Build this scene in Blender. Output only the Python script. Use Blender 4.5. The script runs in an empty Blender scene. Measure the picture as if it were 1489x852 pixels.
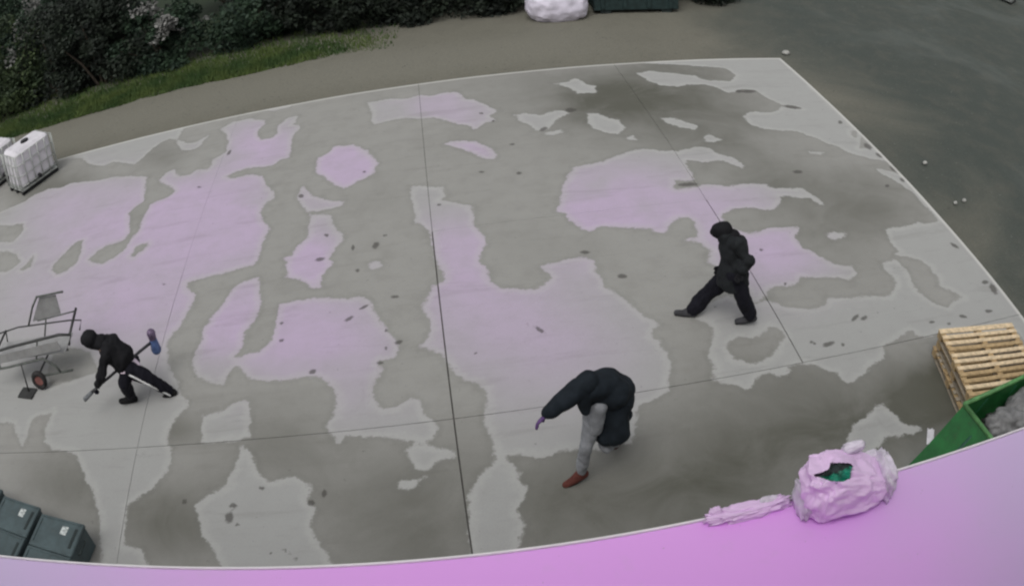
import bpy, bmesh, math, random
import numpy as np
from mathutils import Vector, Matrix, noise
sc = bpy.context.scene
COL = sc.collection
R = math.radians

CAM_PITCH, CAM_ROLL, CAM_YAW, LENS_A1, LENS_A3 = 0.61011, -0.08199, -0.08290, 0.75695, 0.17035

# ---------------------------------------------------------------- camera (wide surveillance lens, barrel distortion)
cam = bpy.data.objects.new('camera', bpy.data.cameras.new('camera'))
COL.objects.link(cam)
cam.matrix_world = (Matrix.Translation((0, 0, 7.2)) @ Matrix.Rotation(CAM_YAW, 4, 'Z')
                    @ Matrix.Rotation(math.pi / 2 - CAM_PITCH, 4, 'X') @ Matrix.Rotation(CAM_ROLL, 4, 'Z'))
cam.data.type = 'PANO'
cam.data.sensor_width = 36
cam.data.clip_end = 500
cam.data.clip_start = 0.02
cc = cam.data
cc.panorama_type = 'FISHEYE_LENS_POLYNOMIAL'
cc.fisheye_fov = math.pi
cc.fisheye_polynomial_k0 = 0.0
cc.fisheye_polynomial_k1 = -LENS_A1 * 0.0413611
cc.fisheye_polynomial_k2 = 0.0
cc.fisheye_polynomial_k3 = -LENS_A3 * 0.0413611 ** 3
cc.fisheye_polynomial_k4 = 0.0
sc.camera = cam
sc.cycles.filter_width = 2.3
sc.cycles.use_denoising = True

# ---------------------------------------------------------------- light: dull overcast evening
SUN_EL, SUN_AZ = R(58), R(205)
w = bpy.data.worlds.new('World'); sc.world = w; w.use_nodes = True
nt = w.node_tree; bg = nt.nodes['Background']
sky = nt.nodes.new('ShaderNodeTexSky'); sky.sky_type = 'NISHITA'; sky.sun_disc = False
sky.sun_elevation = SUN_EL; sky.sun_rotation = SUN_AZ; sky.dust_density = 4; sky.air_density = 1.0
hs = nt.nodes.new('ShaderNodeHueSaturation'); hs.inputs['Saturation'].default_value = 0.12   # cloud cover
nt.links.new(sky.outputs[0], hs.inputs['Color']); nt.links.new(hs.outputs[0], bg.inputs['Color'])
bg.inputs['Strength'].default_value = 0.13
sun = bpy.data.objects.new('sun', bpy.data.lights.new('sun', 'SUN')); COL.objects.link(sun)
sun.data.energy = 0.7; sun.data.angle = R(40); sun.data.color = (1, .97, .92)
sun.rotation_euler = (math.pi / 2 - SUN_EL, 0, math.pi - SUN_AZ)
sc.view_settings.view_transform = 'Standard'; sc.view_settings.look = 'None'
sc.view_settings.exposure = 0.08; sc.view_settings.gamma = 1

# ---- outlines on the yard surface (metres): dry areas, damp islands and the hand cart's painted shadow inside them, dark marks, soil mixed with painted shade, lilac clouds
DRY = [[(-10.12,16.69),(-9.93,16.96),(-9.5,17.07),(-9.01,16.97),(-8.71,17.05),(-8.23,16.92),(-7.66,16.79),(-7.36,16.77),(-6.98,16.68),(-6.33,16.37),(-5.9,16.04),(-5.77,16.38),(-5.62,16.41),(-5.38,16.02),(-5.15,15.99),(-5.02,16.17),(-4.75,16.06),(-4.66,16.25),(-4.68,16.52),(-4.54,16.67),(-4.41,16.82),(-4.49,17.39),(-4.64,17.92),(-4.84,18.2),(-4.54,18.5),(-4.19,18.5),(-3.75,18.25),(-3.65,18.0),(-3.76,17.7),(-3.81,17.46),(-3.64,17.09),(-3.4,17.09),(-3.29,17.23),(-3.32,17.69),(-3.2,18.07),(-2.92,18.07),(-2.92,17.71),(-3.0,17.59),(-2.8,17.5),(-2.75,17.29),(-2.88,17.05),(-2.87,16.52),(-2.85,16.04),(-2.88,15.89),(-3.06,15.89),(-3.17,15.66),(-3.44,15.67),(-3.72,15.74),(-3.9,15.69),(-3.67,15.42),(-3.34,15.23),(-3.27,15.03),(-3.24,14.79),(-3.03,14.49),(-3.0,14.21),(-3.15,14.0),(-3.19,13.75),(-3.16,13.49),(-3.03,13.28),(-2.95,13.07),(-3.01,12.81),(-3.03,12.44),(-3.05,12.11),(-3.12,11.96),(-3.33,11.91),(-3.58,11.89),(-3.83,11.83),(-4.15,11.83),(-4.33,11.75),(-4.24,11.55),(-4.09,11.36),(-4.1,11.04),(-4.14,10.73),(-4.2,10.51),(-4.27,10.4),(-4.34,10.28),(-4.35,10.02),(-4.3,9.77),(-4.19,9.51),(-4.03,9.25),(-3.96,9.02),(-3.78,8.7),(-3.76,8.6),(-3.85,8.47),(-3.96,8.3),(-4.01,8.14),(-4.01,7.97),(-3.91,7.76),(-3.88,7.57),(-3.91,7.38),(-3.99,7.17),(-4.1,7.05),(-4.22,6.98),(-4.33,6.86),(-4.41,6.77),(-4.4,6.48),(-4.38,6.13),(-4.12,6.02),(-3.99,5.76),(-3.96,5.47),(-4.62,5.44),(-4.72,6.0),(-4.83,6.48),(-4.92,6.72),(-5.01,6.95),(-5.19,7.23),(-5.38,7.53),(-5.57,7.8),(-5.76,7.87),(-6.01,7.92),(-6.25,8.07),(-6.3,8.34),(-6.28,8.57),(-6.28,8.76),(-6.61,8.64),(-6.66,8.52),(-6.67,8.25),(-6.7,7.98),(-6.82,8.14),(-7.08,8.54),(-8.65,8.89),(-10.71,13.07),(-12.37,16.08)],[(-9.85,18.69),(-9.05,18.84),(-7.96,18.94),(-6.82,18.97),(-6.09,19.0),(-5.19,19.08),(-5.51,18.82),(-5.93,18.82),(-5.96,18.15),(-6.23,18.32),(-6.47,18.19),(-6.6,17.84),(-6.76,17.5),(-6.9,17.2),(-7.24,17.46),(-7.67,17.72),(-7.93,17.58),(-8.51,17.99),(-8.95,18.51),(-9.32,18.64)],[(-6.03,18.3),(-5.84,17.75),(-5.68,17.45),(-5.32,17.29),(-5.15,17.51),(-5.09,17.97),(-5.22,17.87),(-5.38,17.72),(-5.64,17.77),(-5.81,18.0)],[(-4.54,19.01),(-3.92,19.05),(-3.05,19.01),(-3.19,18.73),(-3.52,18.68),(-3.89,18.86),(-4.28,18.84)],[(-2.26,15.31),(-2.24,15.61),(-2.04,15.79),(-1.96,16.09),(-1.74,15.97),(-1.53,15.99),(-1.34,15.73),(-1.17,15.38),(-1.04,14.94),(-1.09,14.61),(-1.34,14.36),(-1.65,14.11),(-1.86,14.37),(-2.08,14.72),(-2.25,15.01)],[(-2.46,14.46),(-2.23,14.03),(-2.02,13.81),(-1.6,13.65),(-1.65,13.47),(-1.87,13.44),(-2.31,13.48),(-2.47,13.85),(-2.55,14.01)],[(-2.22,13.35),(-1.83,13.23),(-1.83,13.04),(-1.74,12.79),(-1.63,12.49),(-1.61,12.27),(-1.71,12.08),(-1.82,11.82),(-1.73,11.68),(-1.78,11.54),(-1.88,11.33),(-1.92,11.05),(-2.09,11.1),(-2.27,11.35),(-2.47,11.46),(-2.53,11.73),(-2.51,11.92),(-2.6,12.05),(-2.48,12.08),(-2.4,12.27),(-2.25,12.53),(-2.21,12.81),(-2.22,13.04)],[(-3.43,11.26),(-3.28,11.54),(-2.99,11.56),(-2.89,11.23),(-2.85,10.89),(-2.88,10.65),(-2.96,10.36),(-3.05,10.12),(-3.04,9.88),(-3.07,9.72),(-3.17,9.6),(-3.09,9.56),(-2.94,9.65),(-2.73,9.68),(-2.63,9.76),(-2.6,9.99),(-2.56,10.23),(-2.56,10.53),(-2.52,10.75),(-2.29,10.79),(-2.02,10.8),(-1.75,10.72),(-1.49,10.68),(-1.28,10.65),(-1.15,10.51),(-1.08,10.3),(-1.01,10.04),(-0.91,9.94),(-0.89,9.77),(-0.82,9.61),(-0.78,9.37),(-0.81,9.16),(-1.02,9.16),(-1.04,9.06),(-0.99,8.94),(-1.08,8.82),(-1.11,8.59),(-1.08,8.32),(-1.02,8.2),(-0.87,8.17),(-0.76,8.23),(-0.64,8.32),(-0.53,8.29),(-0.51,8.1),(-0.44,7.9),(-0.35,7.71),(-0.43,7.52),(-0.63,7.55),(-0.83,7.63),(-1.16,7.72),(-1.46,7.79),(-1.53,7.68),(-1.59,7.61),(-1.66,7.82),(-1.73,8.0),(-1.65,8.15),(-1.62,8.34),(-1.59,8.58),(-1.64,8.74),(-1.74,8.82),(-1.88,8.96),(-2.03,8.98),(-2.27,8.95),(-2.57,8.98),(-2.83,9.06),(-2.98,9.25),(-3.09,9.37),(-3.17,9.31),(-3.24,9.17),(-3.25,9.0),(-3.43,9.04),(-3.65,9.19),(-3.78,9.37),(-3.84,9.57),(-3.8,9.82),(-3.77,10.04),(-3.77,10.38),(-3.66,10.67),(-3.53,10.92)],[(-3.53,8.46),(-3.43,8.4),(-3.18,8.49),(-2.99,8.63),(-2.86,8.64),(-2.78,8.54),(-2.78,8.24),(-2.73,7.9),(-2.92,7.87),(-3.27,7.85),(-3.44,7.89)],[(-1.35,18.23),(-1.14,18.14),(-0.84,18.19),(-0.46,18.03),(-0.11,18.15),(0.07,17.99),(0.3,18.08),(0.6,18.05),(0.74,17.96),(0.8,17.52),(1.0,17.46),(1.18,17.12),(1.44,16.62),(1.23,16.5),(1.3,16.22),(1.13,16.17),(0.88,15.9),(0.74,16.15),(0.54,16.21),(0.22,16.68),(0.02,16.75),(-0.17,16.78),(-0.48,16.93),(-0.84,16.92),(-1.12,16.84),(-1.23,17.03),(-1.18,17.47),(-1.26,17.78)],[(0.17,15.4),(0.36,15.47),(0.81,15.36),(0.92,15.17),(1.09,14.96),(1.15,14.64),(1.1,14.46),(0.92,14.56),(0.7,14.87),(0.46,15.15)],[(-0.48,13.54),(-0.42,13.83),(-0.27,13.84),(-0.13,13.74),(0.12,13.67),(0.13,13.31),(0.01,13.23),(0.19,13.08),(0.52,12.87),(0.54,12.57),(0.52,12.28),(0.62,11.94),(0.67,11.72),(0.58,11.5),(0.5,11.17),(0.57,10.97),(0.55,10.75),(0.61,10.56),(0.78,10.38),(1.15,10.28),(1.28,10.34),(1.44,10.55),(1.42,10.66),(1.32,10.83),(1.5,10.91),(1.85,10.91),(2.03,10.92),(2.14,10.82),(2.11,10.52),(2.17,10.13),(2.28,9.87),(2.41,9.67),(2.58,9.28),(2.66,9.11),(2.56,9.01),(2.51,8.84),(2.6,8.77),(2.57,8.63),(2.62,8.52),(2.59,8.28),(2.47,7.83),(2.39,7.75),(2.23,7.7),(2.08,7.63),(1.99,7.5),(1.89,7.22),(1.79,7.04),(1.48,6.97),(1.2,7.07),(0.95,7.08),(0.78,7.03),(0.67,7.05),(0.52,7.11),(0.38,7.12),(0.38,7.06),(0.46,6.93),(0.52,6.79),(0.49,6.74),(0.54,6.6),(0.5,6.42),(0.42,6.33),(0.41,6.17),(0.43,6.02),(0.34,5.78),(0.27,5.48),(-0.18,5.53),(-0.17,5.87),(-0.13,6.06),(-0.15,6.22),(-0.15,6.43),(-0.12,6.56),(-0.03,6.7),(0.02,6.83),(0.11,6.94),(0.21,7.0),(0.24,7.12),(0.24,7.41),(0.22,7.65),(0.22,7.9),(0.27,8.14),(0.29,8.31),(0.2,8.46),(0.03,8.55),(-0.08,8.71),(-0.13,8.86),(-0.15,8.93),(-0.23,9.07),(-0.38,9.26),(-0.49,9.34),(-0.37,9.48),(-0.32,9.69),(-0.35,9.94),(-0.42,10.28),(-0.31,10.46),(-0.24,10.71),(-0.15,10.74),(-0.06,10.79),(-0.05,11.02),(-0.13,11.28),(-0.17,11.49),(-0.17,11.82),(-0.15,12.2),(-0.24,12.31),(-0.42,12.62),(-0.42,12.99),(-0.46,13.28)],[(-0.74,7.41),(-0.67,7.51),(-0.47,7.48),(-0.35,7.4),(-0.23,7.4),(-0.19,7.35),(-0.21,7.2),(-0.33,7.21),(-0.45,7.16),(-0.56,7.04),(-0.66,7.07),(-0.71,7.23)],[(-0.89,6.9),(-0.84,6.91),(-0.7,6.95),(-0.56,6.95),(-0.65,6.83),(-0.75,6.76),(-0.87,6.81)],[(-3.4,6.8),(-3.24,6.92),(-3.0,7.08),(-2.89,7.49),(-2.84,7.76),(-2.71,7.6),(-2.59,7.28),(-2.4,7.09),(-2.1,7.18),(-1.92,7.04),(-1.9,6.87),(-1.96,6.71),(-1.84,6.59),(-1.88,6.33),(-1.8,6.01),(-1.69,5.9),(-1.61,5.69),(-1.61,5.55),(-2.9,5.6),(-3.1,6.02),(-3.21,6.18),(-3.29,6.35),(-3.33,6.58)],[(1.7,16.36),(1.94,16.43),(2.19,16.22),(2.42,16.34),(2.61,16.44),(2.81,16.17),(2.58,16.05),(2.38,15.75),(2.14,15.47),(1.98,15.48),(1.9,15.87),(1.76,16.09)],[(2.11,15.32),(2.47,15.46),(2.51,15.31),(2.28,15.18)],[(2.76,17.9),(3.08,17.95),(3.31,18.11),(3.42,17.73),(3.63,17.56),(3.54,17.16),(3.16,17.21),(3.05,17.56)],[(3.13,16.1),(3.35,16.08),(3.49,15.77),(3.67,15.63),(3.73,15.27),(3.5,14.96),(3.28,15.14),(3.08,15.35),(3.04,15.59)],[(3.58,14.82),(3.75,14.85),(3.8,14.65),(3.64,14.68)],[(5.0,18.81),(5.96,18.97),(7.16,19.02),(8.77,18.96),(8.76,17.61),(8.67,16.08),(8.7,14.88),(8.67,13.81),(8.79,13.18),(8.79,12.14),(8.78,10.82),(8.59,10.56),(8.6,10.85),(8.59,11.3),(8.6,11.6),(8.59,11.87),(8.42,12.32),(8.24,12.62),(8.26,12.81),(8.61,12.64),(8.82,12.39),(8.68,13.07),(8.34,13.25),(8.08,13.42),(7.91,13.53),(7.84,13.78),(7.64,13.99),(7.54,14.19),(7.21,14.55),(6.92,14.64),(6.49,14.75),(6.29,14.98),(6.29,15.4),(6.55,15.62),(7.03,15.57),(7.38,15.81),(7.58,15.72),(7.84,15.7),(7.41,15.96),(7.2,16.52),(7.15,16.81),(6.86,16.87),(6.45,16.71),(6.24,17.02),(6.02,17.25),(5.67,17.29),(5.39,17.2),(5.05,17.29),(4.81,17.68),(4.73,18.14),(5.06,18.27),(5.57,18.01),(6.01,17.82),(6.2,17.49),(6.72,17.4),(7.03,17.73),(7.01,18.05),(6.87,18.25),(6.38,18.39),(5.76,18.6)],[(2.4,13.81),(2.61,13.85),(2.93,13.89),(3.3,14.12),(3.66,14.25),(3.8,14.28),(4.09,14.14),(4.32,14.1),(4.38,14.0),(4.56,14.11),(4.85,14.16),(5.03,14.07),(5.15,13.81),(5.37,13.66),(5.48,13.28),(5.4,13.18),(5.29,13.33),(5.12,13.53),(4.72,13.57),(4.45,13.67),(4.42,13.34),(4.34,12.91),(4.03,12.96),(3.92,12.73),(3.97,12.65),(4.4,12.69),(4.62,12.7),(4.91,12.6),(5.25,12.62),(5.57,12.54),(5.65,12.4),(5.97,12.33),(6.25,12.31),(6.35,12.07),(6.43,11.68),(6.34,11.68),(6.26,11.93),(5.96,12.0),(5.72,12.09),(5.61,11.82),(5.45,11.68),(5.22,11.7),(4.95,11.82),(4.69,11.82),(4.46,11.63),(4.42,11.4),(4.65,11.04),(4.84,11.04),(5.12,11.14),(5.63,11.04),(5.43,10.78),(5.45,10.46),(5.61,10.31),(5.73,10.01),(5.9,9.82),(6.08,9.82),(6.08,9.55),(5.88,9.5),(5.09,9.71),(4.98,9.59),(4.78,9.56),(4.56,9.57),(4.44,9.48),(4.23,9.3),(4.1,9.33),(4.12,9.62),(3.79,10.42),(3.93,10.68),(3.83,10.89),(3.61,11.08),(3.81,11.1),(3.91,11.29),(3.94,11.58),(3.86,11.71),(3.68,11.7),(3.52,11.56),(3.39,11.29),(3.24,11.37),(3.16,11.49),(2.91,11.59),(2.49,11.7),(2.2,11.62),(2.11,11.68),(2.02,11.98),(1.94,12.26),(1.83,12.36),(1.93,12.54),(1.98,12.83),(2.09,13.18),(2.21,13.4)],[(4.54,15.57),(4.73,15.57),(5.01,15.29),(5.16,15.09),(5.03,14.91),(4.8,15.08),(4.58,15.32)],[(5.11,14.55),(5.25,14.72),(5.33,14.51),(5.46,14.4),(5.25,14.31),(5.04,14.31)],[(7.04,13.68),(7.41,13.61),(7.33,13.5),(7.03,13.56)],[(6.04,10.77),(6.21,10.81),(6.43,10.74),(6.39,10.6),(6.12,10.54),(6.0,10.65)],[(7.21,10.67),(7.33,10.74),(7.81,10.73),(8.1,10.81),(8.31,10.73),(8.74,10.78),(8.8,10.06),(8.88,9.13),(9.0,8.27),(9.19,6.93),(8.52,6.09),(8.34,7.44),(6.91,7.91),(6.54,7.81),(6.37,7.89),(6.33,8.06),(6.09,7.99),(5.93,7.93),(5.7,7.86),(5.67,7.76),(5.55,7.61),(5.36,7.54),(5.18,7.41),(4.81,7.3),(4.77,7.37),(4.75,7.52),(4.64,7.59),(4.57,7.69),(4.4,7.8),(4.26,7.84),(4.15,7.83),(4.03,7.65),(3.9,7.7),(3.8,7.8),(3.68,7.79),(3.57,7.68),(3.5,7.56),(3.42,7.52),(3.34,7.64),(3.23,7.74),(3.05,7.84),(3.09,8.01),(3.14,8.14),(3.14,8.28),(3.17,8.41),(3.3,8.68),(3.36,8.85),(3.31,8.98),(3.19,9.11),(3.36,9.32),(3.61,9.53),(3.83,9.55),(3.92,9.36),(4.09,9.28),(4.27,9.27),(4.42,9.21),(4.59,9.08),(5.0,8.95),(5.17,8.99),(5.32,9.13),(5.73,9.07),(6.33,8.94),(6.54,9.07),(6.65,9.2),(6.68,9.38),(6.63,9.63),(6.71,9.77),(6.93,9.83),(7.03,9.74),(7.03,9.54),(7.06,9.34),(6.95,9.07),(6.96,8.92),(7.0,8.73),(7.06,8.58),(7.18,8.46),(7.31,8.37),(7.48,8.52),(7.76,8.57),(7.7,8.73),(7.53,8.85),(7.46,8.96),(7.58,9.23),(7.56,9.48),(7.45,9.74),(7.27,9.84),(7.06,9.95),(7.2,10.02),(7.14,10.2),(7.17,10.46)],[(4.32,6.24),(4.44,6.37),(4.57,6.55),(4.78,6.65),(5.0,6.78),(5.16,6.76),(5.25,6.57),(5.33,6.31),(5.5,6.19),(5.49,6.11),(5.32,6.12),(5.11,6.16),(4.96,6.21),(4.86,6.1),(4.76,6.01),(4.51,6.03),(4.36,6.18)],[(-1.18,11.52),(-1.07,11.56),(-0.97,11.45),(-1.02,11.35),(-1.15,11.36)]]
DAMP_SHADOW = [[(-6.55,16.63),(-6.33,16.37),(-6.22,15.97),(-6.07,15.18),(-6.23,15.0),(-6.31,14.75),(-6.2,14.38),(-6.05,13.9),(-6.14,13.67),(-6.44,13.56),(-6.72,13.42),(-6.84,13.16),(-6.68,12.97),(-6.4,12.94),(-6.16,13.06),(-6.04,13.22),(-5.97,13.62),(-5.83,13.89),(-5.86,14.21),(-5.86,14.54),(-5.85,14.93),(-5.71,15.05),(-5.45,15.13),(-5.33,15.32),(-5.47,15.56),(-5.67,15.7),(-5.9,16.04),(-6.2,16.72)],[(-7.28,13.97),(-7.14,13.42),(-7.16,13.1),(-7.34,12.86),(-7.54,12.82),(-7.77,13.02),(-7.79,13.22),(-7.65,13.56),(-7.55,13.84),(-7.42,13.96)],[(-5.78,12.98),(-5.71,13.32),(-5.49,13.38),(-5.42,13.26),(-5.57,13.06),(-5.7,12.87)],[(-10.15,15.54),(-9.65,15.44),(-9.46,15.16),(-9.53,14.91),(-9.64,14.65),(-11.98,15.39),(-12.54,16.38)],[(-9.65,14.28),(-9.19,14.01),(-8.93,13.67),(-9.02,13.48),(-9.22,13.35),(-11.13,13.86),(-11.71,14.9)],[(-8.83,13.32),(-8.66,13.51),(-8.61,13.79),(-8.51,13.71),(-8.5,13.34),(-8.71,13.24)],[(-4.21,15.53),(-3.97,15.68),(-3.62,15.67),(-3.13,15.55),(-3.36,15.36),(-3.82,15.41),(-4.07,15.41)],[(-6.75,10.51),(-5.9,10.15),(-5.54,9.62),(-5.89,9.51),(-6.21,9.45),(-6.48,9.37),(-6.7,9.68)],[(3.42,8.43),(3.48,8.53),(3.66,8.59),(3.79,8.53),(3.94,8.52),(4.07,8.59),(4.17,8.7),(4.29,8.59),(4.32,8.46),(4.19,8.35),(4.09,8.21),(3.97,8.11),(3.83,8.07),(3.69,8.01),(3.57,8.05),(3.46,8.2)],[(8.52,14.51),(8.69,14.47),(8.48,14.11),(8.43,14.22)],[(8.77,14.43),(8.84,14.22),(8.8,13.96),(8.59,13.88),(8.45,13.67),(8.31,13.68)],[(8.8,13.27),(8.88,13.02),(8.68,13.01)]]
SPOTS = [(8.57,13.75,0.04,-0.16,-0.1,-0.09),(8.64,13.34,0.06,-0.12,-0.07,-0.07),(8.66,12.75,0.04,-0.16,-0.07,-0.07),(8.62,12.3,0.02,-0.11,-0.06,-0.05),(8.48,14.93,0.03,-0.07,-0.07,-0.09),(6.44,12.89,0.14,-0.02,-0.04,-0.08),(6.73,16.76,0.1,-0.01,-0.05,-0.12),(2.44,10.32,0.09,-0.03,-0.02,-0.07),(0.81,14.03,0.07,-0.02,-0.01,-0.05),(-1.29,14.68,0.05,-0.02,0.0,-0.06),(-1.96,11.84,0.11,0.0,0.0,-0.07),(-2.47,10.26,0.05,-0.01,0.0,-0.05),(-2.44,9.85,0.05,0.01,0.01,-0.05),(-1.45,10.16,0.08,0.06,0.02,-0.05),(-1.23,10.4,0.1,0.06,0.01,-0.04),(-1.89,12.56,0.06,-0.02,0.01,-0.07),(-2.46,14.11,0.07,-0.03,0.01,-0.11),(-1.34,11.37,0.05,-0.01,0.0,-0.06),(-0.78,10.55,0.09,-0.01,0.01,-0.05),(-0.76,9.49,0.07,0.02,0.01,-0.06),(-0.92,9.78,0.04,-0.01,0.0,-0.05),(-0.93,9.39,0.04,-0.01,0.0,-0.05),(-1.94,9.08,0.07,0.02,0.02,-0.06),(-1.02,9.1,0.06,-0.01,0.0,-0.05),(-0.91,12.29,0.05,-0.01,0.0,-0.05),(-1.06,12.02,0.06,0.1,0.04,-0.09),(-1.43,12.05,0.04,-0.01,0.0,-0.12),(1.1,9.36,0.08,-0.11,-0.02,-0.05),(0.23,9.05,0.04,0.02,0.0,-0.03),(-0.0,13.04,0.05,-0.02,-0.01,-0.05),(4.73,10.55,0.04,-0.01,-0.02,-0.06),(3.54,9.31,0.03,0.0,-0.02,-0.04),(9.09,17.15,0.1,0.0,-0.05,-0.09),(6.95,16.74,0.23,-0.02,-0.05,-0.12),(7.65,15.79,0.23,-0.1,-0.06,-0.11),(8.48,9.96,0.06,-0.13,-0.06,-0.04),(8.56,8.62,0.1,0.02,-0.03,-0.19),(8.49,8.83,0.09,-0.02,-0.05,-0.07),(4.64,8.24,0.03,-0.03,-0.03,-0.04),(4.87,8.13,0.13,0.01,-0.01,-0.06),(5.08,8.06,0.04,-0.01,-0.02,-0.05),(1.44,13.81,0.06,-0.02,-0.01,-0.08),(1.48,15.01,0.07,-0.02,-0.01,-0.06),(-2.89,6.73,0.07,-0.01,0.01,-0.06),(-2.93,6.54,0.07,-0.04,-0.02,-0.11),(-2.81,6.42,0.04,0.0,0.0,-0.04),(-2.53,7.0,0.05,-0.01,0.0,-0.05),(-1.9,6.7,0.06,-0.01,0.0,-0.07),(-1.74,6.84,0.04,-0.03,-0.02,-0.08),(-3.57,6.83,0.05,0.0,0.0,-0.06),(-2.37,5.95,0.03,0.0,0.0,-0.03),(-2.21,5.99,0.04,-0.01,0.0,-0.04),(-2.08,5.85,0.04,0.0,0.0,-0.04),(-4.43,7.72,0.03,0.0,0.01,-0.04),(-0.05,5.77,0.03,0.02,0.0,-0.02),(2.04,11.06,0.09,-0.03,-0.02,-0.06),(-4.78,11.82,0.06,-0.01,0.01,-0.04),(5.53,8.57,0.12,0.07,0.0,-0.05),(5.68,8.53,0.08,0.02,-0.01,-0.06),(6.8,8.15,0.08,-0.02,-0.02,-0.04),(7.47,8.12,0.1,-0.06,-0.04,-0.04),(8.08,8.11,0.11,-0.03,-0.03,-0.05),(7.1,8.03,0.06,-0.01,-0.02,-0.04),(4.77,9.61,0.04,0.0,-0.02,-0.05),(2.15,15.54,0.11,0.06,0.0,-0.1),(1.25,16.2,0.04,-0.01,-0.01,-0.07),(2.84,16.35,0.14,-0.03,-0.02,-0.14),(4.2,12.78,0.23,-0.02,-0.03,-0.08),(4.68,8.19,0.03,0.0,-0.02,-0.02),(-4.76,15.28,0.07,-0.02,0.02,-0.06),(-4.34,16.72,0.05,-0.07,-0.03,-0.16),(1.06,16.66,0.06,-0.02,0.0,-0.07),(8.13,12.13,0.07,0.0,-0.04,-0.07)]
SOIL_SHADE = [(-0.75,6.26,1.24,-0.21,-0.08,-1.16,0.67),(-3.86,6.42,0.91,-0.03,0.08,-0.74,0.76),(1.47,6.15,1.26,-0.35,-0.22,-1.14,0.73),(3.75,6.77,1.48,-0.47,-0.41,-1.19,0.61),(5.27,17.05,1.76,-0.19,-0.82,-2.61,0.79),(3.6,16.55,0.85,-0.16,-0.32,-1.41,0.73),(5.47,14.49,1.31,-0.16,-0.62,-1.7,0.37),(2.41,18.08,1.62,-0.39,-0.44,-2.79,0.3),(7.2,12.25,1.43,-0.17,-0.72,-1.4,0.3),(5.76,12.67,0.68,-0.1,-0.34,-0.82,0.43),(7.85,11.65,1.32,-0.17,-0.69,-1.21,0.3),(-3.83,8.15,0.38,-0.03,0.05,-0.33,0.55),(-5.54,7.24,0.97,-0.02,0.16,-0.72,0.55),(6.12,10.98,1.22,-0.21,-0.56,-1.19,0.37),(6.18,6.7,0.82,-0.27,-0.32,-0.59,0.98),(-8.98,16.34,1.68,-0.64,0.7,-1.75,0.73),(-6.21,17.43,0.72,-0.32,0.25,-0.96,0.43),(-2.39,7.81,0.89,-0.11,0.04,-0.84,0.43),(4.84,6.17,0.89,-0.31,-0.3,-0.67,0.49),(4.97,7.21,1.28,-0.39,-0.43,-0.99,0.35),(6.6,6.71,0.74,-0.23,-0.3,-0.52,0.4),(2.83,5.88,0.95,-0.32,-0.23,-0.82,0.3),(-5.37,6.47,0.7,0.01,0.1,-0.51,0.1)]
LILAC = [(-4.31,13.81,1.83,-0.57,0.39,-2.16,1.3),(-7.61,14.91,2.15,-0.73,0.77,-2.23,0.78),(-7.62,11.89,1.62,-0.35,0.51,-1.38,0.39),(2.75,11.86,1.08,-0.23,-0.31,-1.33,0.33),(0.36,9.66,1.07,-0.24,-0.12,-1.18,0.26),(-1.71,9.63,1.14,-0.22,0.03,-1.2,0.26),(-1.7,15.11,0.8,-0.27,0.05,-1.19,1.43),(-2.01,9.69,1.07,-0.21,0.05,-1.12,0.78),(0.22,11.24,0.99,-0.24,-0.1,-1.21,1.04),(0.25,17.12,1.11,-0.36,-0.11,-1.9,0.65),(-3.6,16.82,0.96,-0.4,0.2,-1.45,0.91),(2.63,12.33,1.22,-0.26,-0.34,-1.52,1.04),(4.54,11.94,0.98,-0.18,-0.39,-1.13,0.65),(4.94,10.37,0.93,-0.19,-0.39,-0.95,0.91),(1.18,9.03,1.04,-0.24,-0.17,-1.1,0.59),(-3.37,10.44,0.91,-0.18,0.12,-0.93,0.91),(-5.46,11.23,1.28,-0.27,0.3,-1.21,0.72),(-2.13,11.83,0.67,-0.18,0.05,-0.82,0.91),(0.76,14.91,0.5,-0.15,-0.07,-0.79,0.65)]

# ---------------------------------------------------------------- helpers
def link(o, parent=None):
    COL.objects.link(o)
    if parent: o.parent = parent
    return o
def empty(name, loc=(0, 0, 0), rz=0.0):
    o = bpy.data.objects.new(name, None); o.location = loc; o.rotation_euler = (0, 0, rz); o.empty_display_size = .2
    return link(o)
def tag(o, label=None, cat=None, group=None, kind=None):
    if label: o['label'] = label
    if cat: o['category'] = cat
    if group: o['group'] = group
    if kind: o['kind'] = kind
    return o
def me_obj(name, verts, faces, mat, parent=None, smooth=False, loc=None):
    m = bpy.data.meshes.new(name); m.from_pydata([tuple(v) for v in verts], [], [tuple(f) for f in faces]); m.update()
    (m.shade_smooth if smooth else m.shade_flat)()
    if mat: m.materials.append(mat)
    o = bpy.data.objects.new(name, m)
    if loc: o.location = loc
    return link(o, parent)
def bm_obj(name, bm, mat, parent=None, smooth=False):
    m = bpy.data.meshes.new(name); bm.normal_update(); bm.to_mesh(m); bm.free()
    if smooth: m.shade_smooth()
    if mat: m.materials.append(mat)
    return link(bpy.data.objects.new(name, m), parent)
def box(bm, c, s, rot=None, bevel=0.0):
    r = bmesh.ops.create_cube(bm, size=1)
    M = Matrix.Translation(c) @ (rot.to_4x4() if rot is not None else Matrix()) @ Matrix.Diagonal((*s, 1))
    bmesh.ops.transform(bm, matrix=M, verts=r['verts'])
    if bevel:
        es = list({e for v in r['verts'] for e in v.link_edges})
        bmesh.ops.bevel(bm, geom=es, offset=bevel, segments=1, affect='EDGES')
def box_obj(name, c, s, mat, parent=None, bevel=0.004, rot=None):
    bm = bmesh.new(); box(bm, c, s, rot, bevel); return bm_obj(name, bm, mat, parent)
def frame_of(d):
    d = Vector(d).normalized(); a = Vector((0, 0, 1)) if abs(d.z) < .9 else Vector((1, 0, 0))
    u = d.cross(a).normalized(); return u, d.cross(u).normalized(), d
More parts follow.
